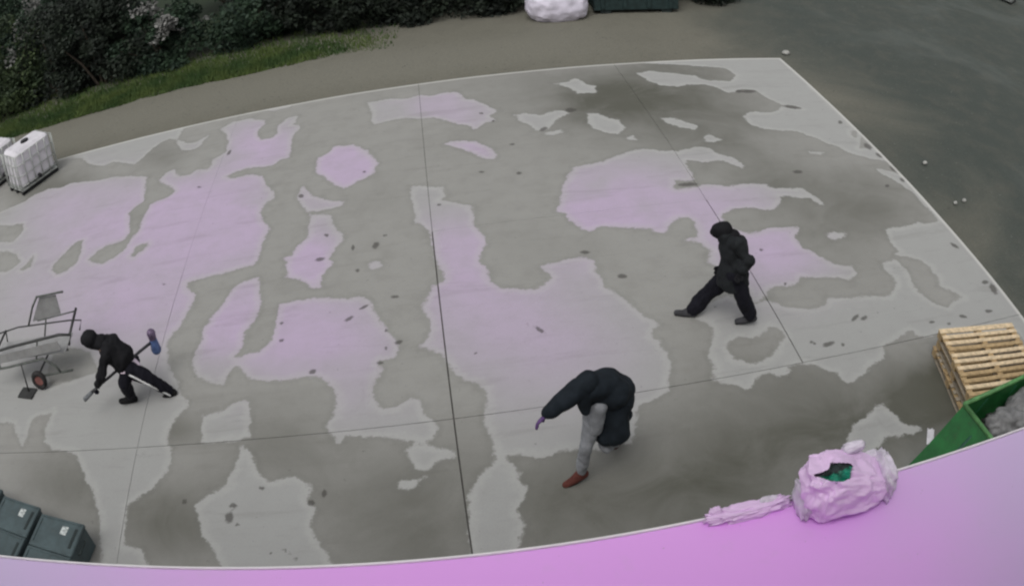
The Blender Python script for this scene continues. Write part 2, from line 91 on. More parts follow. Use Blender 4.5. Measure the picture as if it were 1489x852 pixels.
def tube(bm, pts, r, seg=8, caps=True):
    pts = [Vector(p) for p in pts]; rs = r if isinstance(r, (list, tuple)) else [r] * len(pts)
    rings = []
    for i, p in enumerate(pts):
        d = (pts[min(i + 1, len(pts) - 1)] - pts[max(i - 1, 0)])
        u, v, _ = frame_of(d)
        rings.append([bm.verts.new(p + rs[i] * (math.cos(t) * u + math.sin(t) * v)) for t in [2 * math.pi * k / seg for k in range(seg)]])
    for a, b in zip(rings, rings[1:]):
        for k in range(seg): bm.faces.new((a[k], a[(k + 1) % seg], b[(k + 1) % seg], b[k]))
    if caps:
        bm.faces.new(rings[0][::-1]); bm.faces.new(rings[-1])
def tube_obj(name, pts, r, mat, parent=None, seg=8):
    bm = bmesh.new(); tube(bm, pts, r, seg); return bm_obj(name, bm, mat, parent, True)
def capsule(V, F, p0, r0, p1, r1, flat=None, k=1.0, seg=16):
    """tapered capsule appended to V, F; FLAT is a direction along which the section is scaled by K"""
    p0, p1 = np.array(p0, float), np.array(p1, float); d = p1 - p0; L = np.linalg.norm(d)
    d = d / L if L > 1e-6 else np.array([0, 0, 1.])
    a = np.array([0, 0, 1.]) if abs(d[2]) < .9 else np.array([1., 0, 0]); u = np.cross(d, a); u /= np.linalg.norm(u); v = np.cross(d, u)
    base = len(V); prof = []
    for t in np.linspace(-90, 0, 6)[1:]: prof.append((r0 * math.sin(R(t)), r0 * math.cos(R(t))))
    for t in np.linspace(0, 90, 6)[:-1]: prof.append((L + r1 * math.sin(R(t)), r1 * math.cos(R(t))))
    fl = None if flat is None else np.array(flat, float) / np.linalg.norm(flat)
    def add(x, q=np.zeros(3)):
        if fl is not None: q = q + fl * (q @ fl) * (k - 1)
        V.append(tuple(x + q))
    add(p0 - d * r0)
    for h, r in prof:
        for s in range(seg):
            t = 2 * math.pi * s / seg; add(p0 + d * h, r * (math.cos(t) * u + math.sin(t) * v))
    add(p0 + d * (L + r1))
    n = len(prof)
    for s in range(seg):
        F.append((base, base + 1 + (s + 1) % seg, base + 1 + s))
        for i in range(n - 1):
            a0 = base + 1 + i * seg; F.append((a0 + s, a0 + (s + 1) % seg, a0 + seg + (s + 1) % seg, a0 + seg + s))
        a0 = base + 1 + (n - 1) * seg; F.append((a0 + s, a0 + (s + 1) % seg, base + 1 + n * seg))
def fused(name, prims, mat, parent, voxel=.012, smooth=4, wrinkle=0.0, wscale=9.0, cut=None, seed=0.0):
    """many capsules -> one continuous skin (voxel union), smoothed, with cloth folds"""
    V, F = [], []
    for p in prims: capsule(V, F, *p)
    m = bpy.data.meshes.new(name); m.from_pydata(V, [], F); m.update()
    o = bpy.data.objects.new(name, m); COL.objects.link(o)
    md = o.modifiers.new('r', 'REMESH'); md.mode = 'VOXEL'; md.voxel_size = voxel; md.use_smooth_shade = True
    if smooth:
        sm = o.modifiers.new('s', 'SMOOTH'); sm.factor = .5; sm.iterations = smooth
    dg = bpy.context.evaluated_depsgraph_get(); ev = o.evaluated_get(dg)
    nm = bpy.data.meshes.new_from_object(ev, depsgraph=dg)
    bpy.data.objects.remove(o); bpy.data.meshes.remove(m); nm.name = name
    if wrinkle:
        n = len(nm.vertices); co = np.empty(n * 3); nm.vertices.foreach_get('co', co); no = np.empty(n * 3)
        nm.vertex_normals.foreach_get('vector', no); co = co.reshape(-1, 3); no = no.reshape(-1, 3)
        dz = np.array([noise.noise((c[0] * wscale + seed, c[1] * wscale, c[2] * wscale * .55)) + .5 * noise.noise((c[0] * wscale * 2.3, c[1] * wscale * 2.3 + seed, c[2] * wscale * 1.4)) for c in co])
        co = co + no * (dz * wrinkle)[:, None]; nm.vertices.foreach_set('co', co.ravel()); nm.update()
    if cut:
        bm = bmesh.new(); bm.from_mesh(nm)
        dele = [f for f in bm.faces if cut(f.calc_center_median())]
        bmesh.ops.delete(bm, geom=dele, context='FACES'); bm.to_mesh(nm); bm.free()
    nm.shade_smooth(); nm.materials.clear(); nm.materials.append(mat)
    return link(bpy.data.objects.new(name, nm), parent)

# ---------------------------------------------------------------- materials
class NT:
    def __init__(s, name):
        s.m = bpy.data.materials.new(name); s.m.use_nodes = True; s.t = s.m.node_tree; s.b = s.t.nodes['Principled BSDF']
    def n(s, typ, ins=None, **kw):
        x = s.t.nodes.new(typ)
        for k, v in kw.items(): setattr(x, k, v)
        for k, v in (ins or {}).items():
            if hasattr(v, 'links') or isinstance(v, bpy.types.NodeSocket): s.t.links.new(v, x.inputs[k])
            else: x.inputs[k].default_value = v
        return x
    def noise(s, scale, detail=4, rough=.55, coord=None, dist=0.0):
        x = s.n('ShaderNodeTexNoise', {'Scale': scale, 'Detail': detail, 'Roughness': rough, 'Distortion': dist})
        s.t.links.new(coord or s.coord(), x.inputs['Vector']); return x.outputs['Fac']
    def coord(s, obj=True):
        if not hasattr(s, '_c'):
            s._c = s.n('ShaderNodeTexCoord')
        return s._c.outputs['Object']
    def math(s, op, a, b=0.0, c=0.0, clamp=False):
        x = s.n('ShaderNodeMath', operation=op, use_clamp=clamp)
        for i, v in enumerate((a, b, c)):
            if isinstance(v, bpy.types.NodeSocket): s.t.links.new(v, x.inputs[i])
            else: x.inputs[i].default_value = v
        return x.outputs[0]
    def mix(s, f, a, b, mode='MIX'):
        x = s.n('ShaderNodeMix', data_type='RGBA', blend_type=mode)
        for i, v in ((0, f), (6, a), (7, b)):
            if isinstance(v, bpy.types.NodeSocket): s.t.links.new(v, x.inputs[i])
            else: x.inputs[i].default_value = v if i == 0 else (*v, 1) if len(v) == 3 else v
        return x.outputs[2]
    def ramp(s, f, lo, hi):
        x = s.n('ShaderNodeMapRange', {'From Min': lo, 'From Max': hi}, interpolation_type='SMOOTHSTEP'); s.t.links.new(f, x.inputs[0]); return x.outputs[0]
    def attr(s, name):
        return s.n('ShaderNodeAttribute', attribute_name=name).outputs['Fac']
    def bump(s, h, strength=.3, dist=.01):
        x = s.n('ShaderNodeBump', {'Strength': strength, 'Distance': dist}); s.t.links.new(h, x.inputs['Height']); s.t.links.new(x.outputs[0], s.b.inputs['Normal'])
    def out(s, color=None, rough=None, **kw):
        for k, v in (('Base Color', color), ('Roughness', rough)):
            if v is None: continue
            if isinstance(v, bpy.types.NodeSocket): s.t.links.new(v, s.b.inputs[k])
            else: s.b.inputs[k].default_value = (*v, 1) if k == 'Base Color' else v
        for k, v in kw.items(): s.b.inputs[k].default_value = v
        return s.m
def plain(name, col, rough=.7, var=.25, scale=8.0, bump=.25, bdist=.004, spec=.4, **kw):
    t = NT(name); a = t.noise(scale, 5); f = t.ramp(a, .3, .7)
    c = t.mix(f, tuple(x * (1 - var) for x in col), tuple(min(1, x * (1 + var)) for x in col))
    t.bump(t.noise(scale * 6, 4), bump, bdist)
    m = t.out(c, rough); t.b.inputs['Specular IOR Level'].default_value = spec
    for k, v in kw.items(): t.b.inputs[k.replace('_', ' ')].default_value = v
    return m

# ---------------------------------------------------------------- the concrete yard
US = [-17.9, -13.4, -8.91, -4.455, -0.155, 4.348, 8.74]
VS = [-0.2, 3.52, 7.865, 12.21, 18.874]
def sdf_poly(P, poly, margin=.6):
    """signed distance (positive inside), clamped"""
    q = np.array(poly, float); lo, hi = q.min(0) - margin, q.max(0) + margin
    out = np.full(len(P), -margin); idx = np.where(((P >= lo) & (P <= hi)).all(1))[0]
    if not len(idx): return out
    X = P[idx]; dmin = np.full(len(X), 9.); ins = np.zeros(len(X), bool)
    for a, b in zip(q, np.roll(q, -1, 0)):
        e = b - a; w_ = X - a; t = np.clip((w_ @ e) / (e @ e + 1e-12), 0, 1); dmin = np.minimum(dmin, np.hypot(*(w_ - t[:, None] * e).T))
        if abs(e[1]) > 1e-9:
            ins ^= ((a[1] > X[:, 1]) != (b[1] > X[:, 1])) & (X[:, 0] < a[0] + e[0] * (X[:, 1] - a[1]) / e[1])
    out[idx] = np.clip(np.where(ins, dmin, -dmin), -margin, margin); return out
def fields(P):
    dry = np.full(len(P), -.6)
    for p in DRY: dry = np.maximum(dry, sdf_poly(P, p))
    for p in DAMP_SHADOW: dry = np.minimum(dry, -sdf_poly(P, p))
    spot = np.full(len(P), -1.0)
    for x, y, a, b, c, d in SPOTS:
        M = np.linalg.inv(np.array([[a, c], [b, d]])); q = (P - (x, y)) @ M.T; spot = np.maximum(spot, 1 - np.hypot(*q.T))
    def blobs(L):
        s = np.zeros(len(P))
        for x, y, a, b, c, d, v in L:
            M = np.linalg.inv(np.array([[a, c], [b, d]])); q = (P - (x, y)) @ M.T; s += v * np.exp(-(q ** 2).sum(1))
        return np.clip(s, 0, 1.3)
    return dry, spot, blobs(SOIL_SHADE), blobs(LILAC)
# concrete: pale dry cement, darker where rain has soaked in and where shade is painted, dots of dirt; lilac cast where the sensor reads it
t = NT('concrete'); co = t.n('ShaderNodeNewGeometry').outputs['Position']
dry = t.attr('dry'); n1 = t.noise(2.6, 6, .65, co); n2 = t.noise(14, 5, .65, co); n3 = t.noise(.5, 4, .5, co); n4 = t.noise(70, 3, .6, co)
e = t.math('ADD', dry, t.math('MULTIPLY', t.math('SUBTRACT', n1, .5), .26)); e = t.math('ADD', e, t.math('MULTIPLY', t.math('SUBTRACT', n2, .5), .14))
mask = t.ramp(e, -.022, .03)
lil = t.math('MULTIPLY', t.attr('lilac'), t.ramp(n3, .05, .52))
cdry = t.mix(t.math('MULTIPLY', lil, 1.0, clamp=True), (.345, .348, .338), (.46, .375, .50))
cdry = t.mix(t.math('MULTIPLY', t.ramp(n1, .35, .75), .22), cdry, (.29, .285, .275))
edge = t.ramp(e, .16, .03)                                         # drying rim, slightly bleached
cdry = t.mix(t.math('MULTIPLY', edge, .3), cdry, (.46, .46, .44))
soil_shade = t.math('MULTIPLY', t.attr('soil_shade'), t.math('ADD', t.math('MULTIPLY', t.noise(.9, 5, .62, co, .8), 1.3), .36))  # dirt tone with shade painted in near the building and tank
cwet = t.mix(t.math('ADD', t.math('MULTIPLY', soil_shade, .95), t.math('MULTIPLY', t.math('SUBTRACT', n3, .5), .5), clamp=True), (.30, .297, .28), (.098, .098, .079))
cwet = t.mix(t.math('MULTIPLY', t.ramp(n1, .4, .8), .25), cwet, (.15, .145, .13))
rimw = t.ramp(e, -.12, -.02)
cwet = t.mix(t.math('MULTIPLY', rimw, .15), cwet, (.12, .12, .11))
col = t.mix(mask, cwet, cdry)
sp = t.math('ADD', t.attr('spot'), t.math('MULTIPLY', t.math('SUBTRACT', n2, .5), .9))
st = t.noise(1.1, 7, .72, co, 1.5); col = t.mix(t.math('MULTIPLY', t.ramp(st, .6, .72), .13), col, (.10, .095, .08))
col = t.mix(t.math('MULTIPLY', t.ramp(sp, .0, .45), .72), col, (.055, .05, .045))
speck = t.noise(9, 3, .7, co); col = t.mix(t.math('MULTIPLY', t.ramp(speck, .67, .74), .35), col, (.08, .075, .07))
mp = t.n('ShaderNodeMapping'); mp.inputs['Scale'].default_value = (.35, 2.2, 1); mp.inputs['Rotation'].default_value = (0, 0, .5); t.t.links.new(co, mp.inputs['Vector'])
stk = t.noise(1.6, 6, .68, mp.outputs[0], .5); col = t.mix(t.math('MULTIPLY', t.ramp(stk, .52, .72), .16), col, (.12, .115, .10))
grain = t.math('ADD', t.math('MULTIPLY', n4, .3), .85); gr = t.n('ShaderNodeCombineColor', {'Red': grain, 'Green': grain, 'Blue': grain}).outputs[0]
col = t.mix(.8, col, gr, 'MULTIPLY')
rim = t.attr('rim'); col = t.mix(t.math('MULTIPLY', rim, .8), col, (.55, .545, .52))  # pale outer slab border, with the lit edge's highlight painted in
rg = t.mix(mask, (.5, .5, .5), (.88, .88, .88)); t.bump(t.math('ADD', t.math('MULTIPLY', n4, .4), n2), .25, .006)
M_CONC = t.out(col, rg); t.b.inputs['Specular IOR Level'].default_value = .25
M_JOINT = plain('joint_tar', (.07, .066, .06), .8)

yard = empty('concrete_yard'); tag(yard, 'large concrete yard of square slabs with damp and dry patches', kind='structure')
H_S, CELL, GAP = .12, .045, .013
GX = [0, .0006, .0006, .0032, .0095, .0075, 0]      # half widths of the joints: only the middle ones are wide open
GY = [0, .001, .0065, .0022, 0]
for i in range(len(US) - 1):
    for j in range(len(VS) - 1):
        gl, gr_ = GX[i], GX[i + 1]
        if j <= 1: gl, gr_ = min(gl, .012 if US[i] > -1 and US[i] < 1 else .005), min(gr_, .012 if abs(US[i + 1]) < 1 else .003)
        if j <= 1 and i == 5: gl = 0
        if j <= 1 and i == 4: gr_ = 0
        if j == 3: gl, gr_ = gl * .45, gr_ * .45
        ya, yb = GY[j], GY[j + 1]
        if i != 4: ya, yb = (0 if j == 3 else ya), (0 if j == 2 else yb)
        x0, x1, y0, y1 = US[i] + gl, US[i + 1] - gr_, VS[j] + ya, VS[j + 1] - yb
        cell = CELL if (i >= 1 and j >= 1) else .25
        nx, ny = max(2, int((x1 - x0) / cell)), max(2, int((y1 - y0) / cell))
        xs, ys = np.linspace(x0, x1, nx + 1), np.linspace(y0, y1, ny + 1)
        X, Y = np.meshgrid(xs, ys); Pp = np.stack([X.ravel(), Y.ravel()], 1)
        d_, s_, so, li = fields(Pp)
        rimv = np.zeros(len(Pp))
        if j == len(VS) - 2: rimv = np.maximum(rimv, Pp[:, 1] > y1 - .06)
        if i == len(US) - 2: rimv = np.maximum(rimv, Pp[:, 0] > x1 - .05)
        Z = np.array([.006 * noise.noise((x * .6, y * .6, 3.1)) for x, y in Pp]) - .003
        n = len(Pp); top = np.concatenate([Pp, Z[:, None]], 1)
        a = (np.arange(ny)[:, None] * (nx + 1) + np.arange(nx)[None]).ravel(); F = np.stack([a, a + 1, a + nx + 2, a + nx + 1], 1)
        per = list(range(nx + 1)) + [k * (nx + 1) + nx for k in range(1, ny + 1)] + [ny * (nx + 1) + k for k in range(nx - 1, -1, -1)] + [k * (nx + 1) for k in range(ny - 1, 0, -1)]
        sk = top[per].copy(); sk[:, 2] = -H_S; V = np.concatenate([top, sk])
        m_ = len(per); S = np.array([(per[k], n + k, n + (k + 1) % m_, per[(k + 1) % m_]) for k in range(m_)])
        F = np.concatenate([F, S])
        me = bpy.data.meshes.new('slab'); me.vertices.add(len(V)); me.vertices.foreach_set('co', V.ravel())
        me.loops.add(len(F) * 4); me.loops.foreach_set('vertex_index', F.ravel()); me.polygons.add(len(F))
        me.polygons.foreach_set('loop_start', np.arange(len(F)) * 4); me.polygons.foreach_set('loop_total', np.full(len(F), 4)); me.update(calc_edges=True)
        for nm_, arr in (('dry', d_), ('spot', s_), ('soil_shade', so), ('lilac', li), ('rim', rimv)):
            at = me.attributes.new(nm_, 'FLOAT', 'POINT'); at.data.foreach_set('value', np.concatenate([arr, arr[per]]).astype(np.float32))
        me.shade_flat(); me.materials.append(M_CONC); link(bpy.data.objects.new('slab', me), yard)
bm = bmesh.new()
for k, x in enumerate(US[1:-1]): box(bm, (x, (VS[0] + VS[-1]) / 2, -.066), (2 * GX[k + 1] - .001, VS[-1] - VS[0], .10))
for q_, y in enumerate(VS[1:-1]):
    for x0, x1 in zip(US, US[1:]): box(bm, ((x0 + x1) / 2, y, -.067), (x1 - x0 - .03, 2 * GY[q_ + 1] - .001, .098))
bm_obj('joint_filler', bm, M_JOINT, yard)

# ---------------------------------------------------------------- earth all round, out to the horizon
t = NT('packed_earth'); co = t.n('ShaderNodeNewGeometry').outputs['Position']
sx = t.n('ShaderNodeSeparateXYZ'); t.t.links.new(co, sx.inputs[0])
n1 = t.noise(.22, 5, .6, co, .6); n2 = t.noise(1.4, 6, .65, co, .4); n3 = t.noise(18, 5, .7, co); n4 = t.noise(.09, 3, .5, co)
side = t.math('ADD', sx.outputs[0], t.math('MULTIPLY', t.math('SUBTRACT', n1, .5), 9.0))
right = t.ramp(side, 6.0, 11.5)
c = t.mix(right, (.155, .15, .122), (.056, .066, .058))
c = t.mix(t.math('MULTIPLY', t.ramp(n2, .42, .75), .4), c, (.115, .11, .09))
pud_sheen = t.math('MULTIPLY', t.ramp(n1, .5, .68), t.ramp(sx.outputs[0], 9, 13)); c = t.mix(t.math('MULTIPLY', pud_sheen, .25), c, (.15, .165, .155))  # wet patches made paler, their reflection painted into the colour
c = t.mix(t.math('MULTIPLY', t.ramp(n2, .62, .8), t.math('MULTIPLY', right, .55)), c, (.035, .04, .038))
trk = t.math('MULTIPLY', t.ramp(sx.outputs[1], 19.3, 20.4), t.ramp(sx.outputs[1], 22.6, 21.2)); trk = t.math('MULTIPLY', trk, t.ramp(sx.outputs[0], 7, 1))
c = t.mix(t.math('MULTIPLY', trk, t.math('ADD', t.math('MULTIPLY', n2, .8), .1, clamp=True)), c, (.185, .18, .15))
far = t.ramp(sx.outputs[1], 24.0, 27.0); far = t.math('MULTIPLY', far, t.ramp(sx.outputs[0], 12, 7)); c = t.mix(far, c, (.018, .03, .013))
g_ = t.math('ADD', t.math('MULTIPLY', n3, .7), .65); gr = t.n('ShaderNodeCombineColor', {'Red': g_, 'Green': g_, 'Blue': g_}).outputs[0]
c = t.mix(.9, c, gr, 'MULTIPLY'); t.bump(t.math('ADD', n3, t.math('MULTIPLY', n2, 2)), .6, .02)
M_EARTH = t.out(c, .8); t.b.inputs['Specular IOR Level'].default_value = .3
xs = sorted(set([-300, -150, -80] + list(np.arange(-40, 41, .5)) + [80, 150, 300])); ys = sorted(set([-300, -100, -30] + list(np.arange(-5, 50, .5)) + [80, 150, 300]))
V = []
for y in ys:
    for x in xs:
        z = -.12 - .0
        if abs(x) <= 40 and -5 <= y < 50:
            inside = -18.5 < x < 9.4 and y < 19.4
            z = -.135 + (0 if inside else .05 * noise.noise((x * .35, y * .35, 0)) + .02 * noise.noise((x * 1.7, y * 1.7, 5)) - .01)
            if inside: z = -.135
        V.append((x, y, z))
nx = len(xs); F = [(j * nx + i, j * nx + i + 1, (j + 1) * nx + i + 1, (j + 1) * nx + i) for j in range(len(ys) - 1) for i in range(nx - 1)]
gr_o = me_obj('ground', V, F, M_EARTH, None, True); tag(gr_o, 'dark packed earth and gravel round the concrete yard', kind='structure')

rnd = random.Random(4)
def scatter(name, n, area, mat, size, zoff=-.13, tri=6):
    V, F = [], []
    for _ in range(n):
        x, y = area(); s = rnd.uniform(*size); b = len(V); a = rnd.uniform(0, 6.28)
        z = zoff
        for k in range(5):
            t_ = a + k * 1.2566; r_ = s * rnd.uniform(.7, 1.1); V.append((x + r_ * math.cos(t_), y + r_ * math.sin(t_) * .8, z))
        V.append((x + s * .1, y, z + s * rnd.uniform(.5, .9)))
        F += [(b + k, b + (k + 1) % 5, b + 5) for k in range(5)]
    return me_obj(name, V, F, mat)
M_STONE = plain('pale_gravel', (.13, .135, .125), .9, .5, 3)
def area_r():
    while True:
        x, y = rnd.uniform(-18, 26), rnd.uniform(8, 29)
        if (x > 9.0 or y > 19.1) and (y < 22.2 or x > 9): return x, y
g = scatter('gravel', 9000, area_r, M_STONE, (.006, .02)); tag(g, 'loose gravel on the dirt round the slabs', kind='stuff')

# grass verge: strip of blades behind the track
t = NT('grass'); n1 = t.noise(.8, 4); c = t.mix(t.ramp(n1, .35, .65), (.035, .075, .016), (.085, .125, .028)); M_GRASS = t.out(c, .8)
V, F = [], []
def verge_lo(x): return 22.35 + .18 * noise.noise((x * .5, 0, 0)) + .1 * noise.noise((x * 2.1, 4, 0))
for _ in range(60000):
    x = rnd.uniform(-24, 2.2); y = verge_lo(x) + abs(rnd.gauss(0, 1.25)); 
    if x > -4.5 and rnd.random() < (x + 4.5) / 4.0: continue
    h = rnd.uniform(.04, .16) * min(1, .4 + (y - verge_lo(x)) * 2); a = rnd.uniform(0, 6.28); wd = rnd.uniform(.012, .03); b = len(V)
    V += [(x - wd * math.cos(a), y - wd * math.sin(a), -.15), (x + wd * math.cos(a), y + wd * math.sin(a), -.15), (x + rnd.uniform(-.05, .05), y + rnd.uniform(-.05, .05), -.13 + h)]
    F.append((b, b + 1, b + 2))
g = me_obj('grass', V, F, M_GRASS); tag(g, 'strip of green grass between the track and the bushes', kind='stuff')

# ---------------------------------------------------------------- the building the camera hangs on
t = NT('canopy_sheet'); co = t.n('ShaderNodeNewGeometry').outputs['Position']; sx = t.n('ShaderNodeSeparateXYZ'); t.t.links.new(co, sx.inputs[0])
n1 = t.noise(1.1, 5, .6, co); n2 = t.noise(9, 5, .6, co); n3 = t.noise(60, 3, .6, co)
a = t.math('ADD', t.math('ABSOLUTE', t.math('SUBTRACT', sx.outputs[0], .25)), t.math('MULTIPLY', t.math('SUBTRACT', n1, .5), .9))
c = t.mix(t.ramp(a, .5, 2.6), (.84, .40, .93), (.62, .49, .74)); c = t.mix(t.math('MULTIPLY', t.ramp(n2, .55, .75), .10), c, (.58, .48, .6))
c = t.mix(t.math('MULTIPLY', t.ramp(t.noise(28, 3, .7, co), .70, .76), .35), c, (.3, .25, .3))
t.bump(n3, .15, .002); M_CAN = t.out(c, .55)
M_TRIM = plain('canopy_trim', (.85, .82, .84), .4, .05)
M_PLASTER = plain('plaster', (.45, .44, .41), .9)
M_STEEL = plain('steel', (.3, .3, .3), .4, Metallic=.6)
bld = empty('building', (0, 0, 0)); tag(bld, 'pale building edge with a lilac-white canopy roof along the bottom of the view', 'building')
box_obj('wall', (0, -.9, 4.2), (30, .5, 9.0), M_PLASTER, bld, 0)
CY = 2.062
rz = Matrix.Rotation(-.0161, 3, 'Z')
bm = bmesh.new(); box(bm, (0, (CY - .6) / 2 - .003, 4.53), (15.5, CY + .6, .12), rz, .006); can = bm_obj('canopy', bm, M_CAN, bld)
bm = bmesh.new(); box(bm, (0, CY + .004, 4.535), (15.5, .010, .118), rz, .002); bm_obj('edge_trim', bm, M_TRIM, can)
for x in np.arange(-7, 7.1, 1.4): box_obj('bracket', (x, .65, 4.428), (.06, 2.4, .08), M_STEEL, bld)

# ---------------------------------------------------------------- pallets
M_WOOD = [plain('pallet_wood_%s' % n, c, .8, .2, 14) for n, c in (('pale', (.66, .52, .34)), ('tan', (.42, .30, .16)), ('grey', (.36, .31, .24)))]
def pallet(label, base, rz, seed, top=False):
    r = random.Random(seed); root = empty('pallet', base, rz); tag(root, label, 'pallet', 'wooden pallets stacked beside the skip')
    me = {}
    def piece(name, c, s, mi, rot=0.0):
        k = (name, tuple(s), mi)
        if k not in me:
            bm = bmesh.new(); box(bm, (0, 0, 0), s, None, .003); m = bpy.data.meshes.new(name); bm.to_mesh(m); bm.free(); m.materials.append(M_WOOD[mi]); me[k] = m
        o = bpy.data.objects.new(name, me[k]); o.location = c; o.rotation_euler = (0, 0, rot); link(o, root)
    Wd, Ln = 1.48, 1.42
    for k in range(11):
        piece('deck_board', (Wd / 2 + r.uniform(-.008, .008), -.045 - k * (Ln - .09) / 10, .133 + r.uniform(-.001, .002)), (Wd, .072 if k else .1, .02), (r.choice((0, 0, 0, 1)) if top else r.choice((1, 2))), r.uniform(-.008, .008))
    for x in (.05, Wd / 2, Wd - .05):
        piece('stringer_board', (x, -Ln / 2, .111), (.1, Ln, .02), 1)
        piece('bottom_board', (x, -Ln / 2, .011), (.1, Ln, .02), 2)
        for y in (-.07, -Ln / 2, -Ln + .07): piece('block', (x, y, .061), (.1, .14, .078), 1)
    return root
pallet('bottom wooden pallet of the stack beside the green skip', (6.40, 7.47, .004), R(-9.5), 1)
pallet('middle wooden pallet of the stack beside the green skip', (6.43, 7.45, .152), R(-8.6), 2)
pallet('topmost slatted wooden pallet lying beside the green skip', (6.42, 7.47, .300), R(-9.2), 3, True)

# ---------------------------------------------------------------- green skip and what is in it
M_GREEN = plain('green_enamel', (.018, .14, .035), .45, .25, 5, .2, .003)
def worn(name, col, dirt, rust, rough=.5, amt=.5):
    t = NT(name); a, b, c_ = t.noise(3.5, 6, .7), t.noise(17, 5, .75), t.noise(5, 7, .8, None, 2.0)
    c = t.mix(t.ramp(a, .35, .7), tuple(x * .75 for x in col), tuple(x * 1.25 for x in col))
    c = t.mix(t.math('MULTIPLY', t.ramp(c_, .56, .66), amt), c, dirt); c = t.mix(t.math('MULTIPLY', t.ramp(b, .62, .7), amt), c, rust)
    t.bump(b, .2, .003); return t.out(c, t.mix(t.ramp(a, .3, .7), (rough,) * 3, (min(1, rough + .3),) * 3))
M_GREEN = worn('green_enamel', (.018, .14, .035), (.06, .09, .05), (.10, .05, .02), .4, .55)
M_GRIM = plain('green_rim', (.10, .26, .09), .5, .3, 12)
M_TEALG = plain('dark_green_enamel', (.015, .09, .055), .5)
skip = empty('skip', (0, 0, 0)); tag(skip, 'green steel skip with sloping sides holding grey waste', 'skip')
RZ_, BZ = 1.2, .06
rimc = [Vector((5.35, 5.30, RZ_)), Vector((7.45, 5.53, RZ_)), Vector((7.7, 3.85, RZ_)), Vector((5.59, 3.62, RZ_))]
basec = [Vector((4.55, 5.36, BZ)), Vector((7.5, 5.68, BZ)), Vector((7.8, 3.7, BZ)), Vector((4.8, 3.45, BZ))]
cen = sum(rimc, Vector()) / 4
for i in range(4):
    a, b, c2, d = rimc[i], rimc[(i + 1) % 4], basec[(i + 1) % 4], basec[i]
    inn = lambda p: p + Vector((cen.x - p.x, cen.y - p.y, 0)).normalized() * .03
    vs = [a, b, c2, d, inn(a), inn(b), inn(c2), inn(d)]
    me_obj('side_panel', vs, [(0, 1, 2, 3), (7, 6, 5, 4), (0, 4, 5, 1), (1, 5, 6, 2), (2, 6, 7, 3), (3, 7, 4, 0)], M_GREEN, skip)
    tube_obj('rim', [a, b], .03, M_GRIM, skip)
    nrm = (b - a).cross(d - a).normalized(); out = nrm if nrm.dot(a - cen) > 0 else -nrm
    for f in (.22, .5, .78):
        p0, p1 = a.lerp(b, f) - Vector((0, 0, .08)), d.lerp(c2, f) + Vector((0, 0, .1)); tube_obj('rib', [p0 + out * .012, p1 + out * .012], .028, M_TEALG, skip, 6)
me_obj('floor_panel', [v + Vector((0, 0, .02)) for v in basec], [(0, 3, 2, 1)], M_GREEN, skip)
def lumpy(name, c, s, mat, amp=.12, freq=2.5, seed=0, parent=None, rz=0, power=1.0, sub=4):
    bm = bmesh.new(); bmesh.ops.create_icosphere(bm, subdivisions=sub, radius=1)
    Rm = Matrix.Rotation(rz, 3, 'Z')
    for v in bm.verts:
        p = v.co.copy()
        if power != 1: p = Vector([math.copysign(abs(x) ** power, x) for x in p])
        n_ = noise.noise(p * freq + Vector((seed, seed * 1.7, 0))) + .5 * noise.noise(p * freq * 2.4 + Vector((0, seed, 2))) + .25 * abs(noise.noise(p * freq * 5 + Vector((seed, 0, 7))))
        p = p * (1 + amp * n_); v.co = Rm @ Vector((p.x * s[0], p.y * s[1], p.z * s[2])) + Vector(c)
    return bm_obj(name, bm, mat, parent, True)
M_SACKG = plain('grey_film', (.20, .20, .20), .45, .35, 7, .5, .01)
M_RUB = plain('dark_waste', (.07, .07, .065), .8, .5, 9, .8, .02)
wst = lumpy('waste_heap', (6.55, 4.6, .55), (1.0, .85, .38), M_RUB, .18, 4, 3, None, .1, .6, 5); tag(wst, 'dark mixed waste filling the green skip', 'waste')
for c, s, rz_, sd, lb in (((6.02, 5.0, .96), (.36, .2, .17), -.2, 2, 'grey plastic sack in the skip next to its left rim'), ((6.5, 5.2, .98), (.4, .2, .16), .15, 5, 'long grey plastic sack along the back rim of the skip'), ((6.45, 4.75, 1.0), (.34, .22, .17), .5, 9, 'grey sack near the middle of the skip')):
    o = lumpy('plastic_sack', c, s, M_SACKG, .25, 2.6, sd, None, rz_); tag(o, lb, 'sack')
M_WHITE = plain('white_film', (.72, .70, .74), .5, .12, 6, .5, .01)
def scrap(name, c, s, rz, label, seed, mat):
    bm = bmesh.new(); bmesh.ops.create_grid(bm, x_segments=8, y_segments=6, size=.5)
    M = Matrix.Rotation(rz, 3, 'Z')
    for v in bm.verts:
        z = .25 * abs(noise.noise(Vector((v.co.x * 3, v.co.y * 3, seed)))) + .012
        v.co = M @ Vector((v.co.x * s[0] * (1 + .3 * noise.noise(v.co * 4 + Vector((seed, 0, 0)))), v.co.y * s[1], z * s[1])) + Vector(c)
    o = bm_obj(name, bm, mat, None, True); m = o.modifiers.new('s', 'SOLIDIFY'); m.thickness = .004; tag(o, label, 'scrap'); return o
scrap('plastic_scrap', (5.58, 5.98, .0), (.3, .11), R(60), 'white strip of film on the ground behind the skip corner', 1, M_WHITE)
scrap('plastic_scrap', (5.40, 5.76, .0), (.15, .09), R(35), 'small white scrap of film close to the green skip foot', 5, M_WHITE)

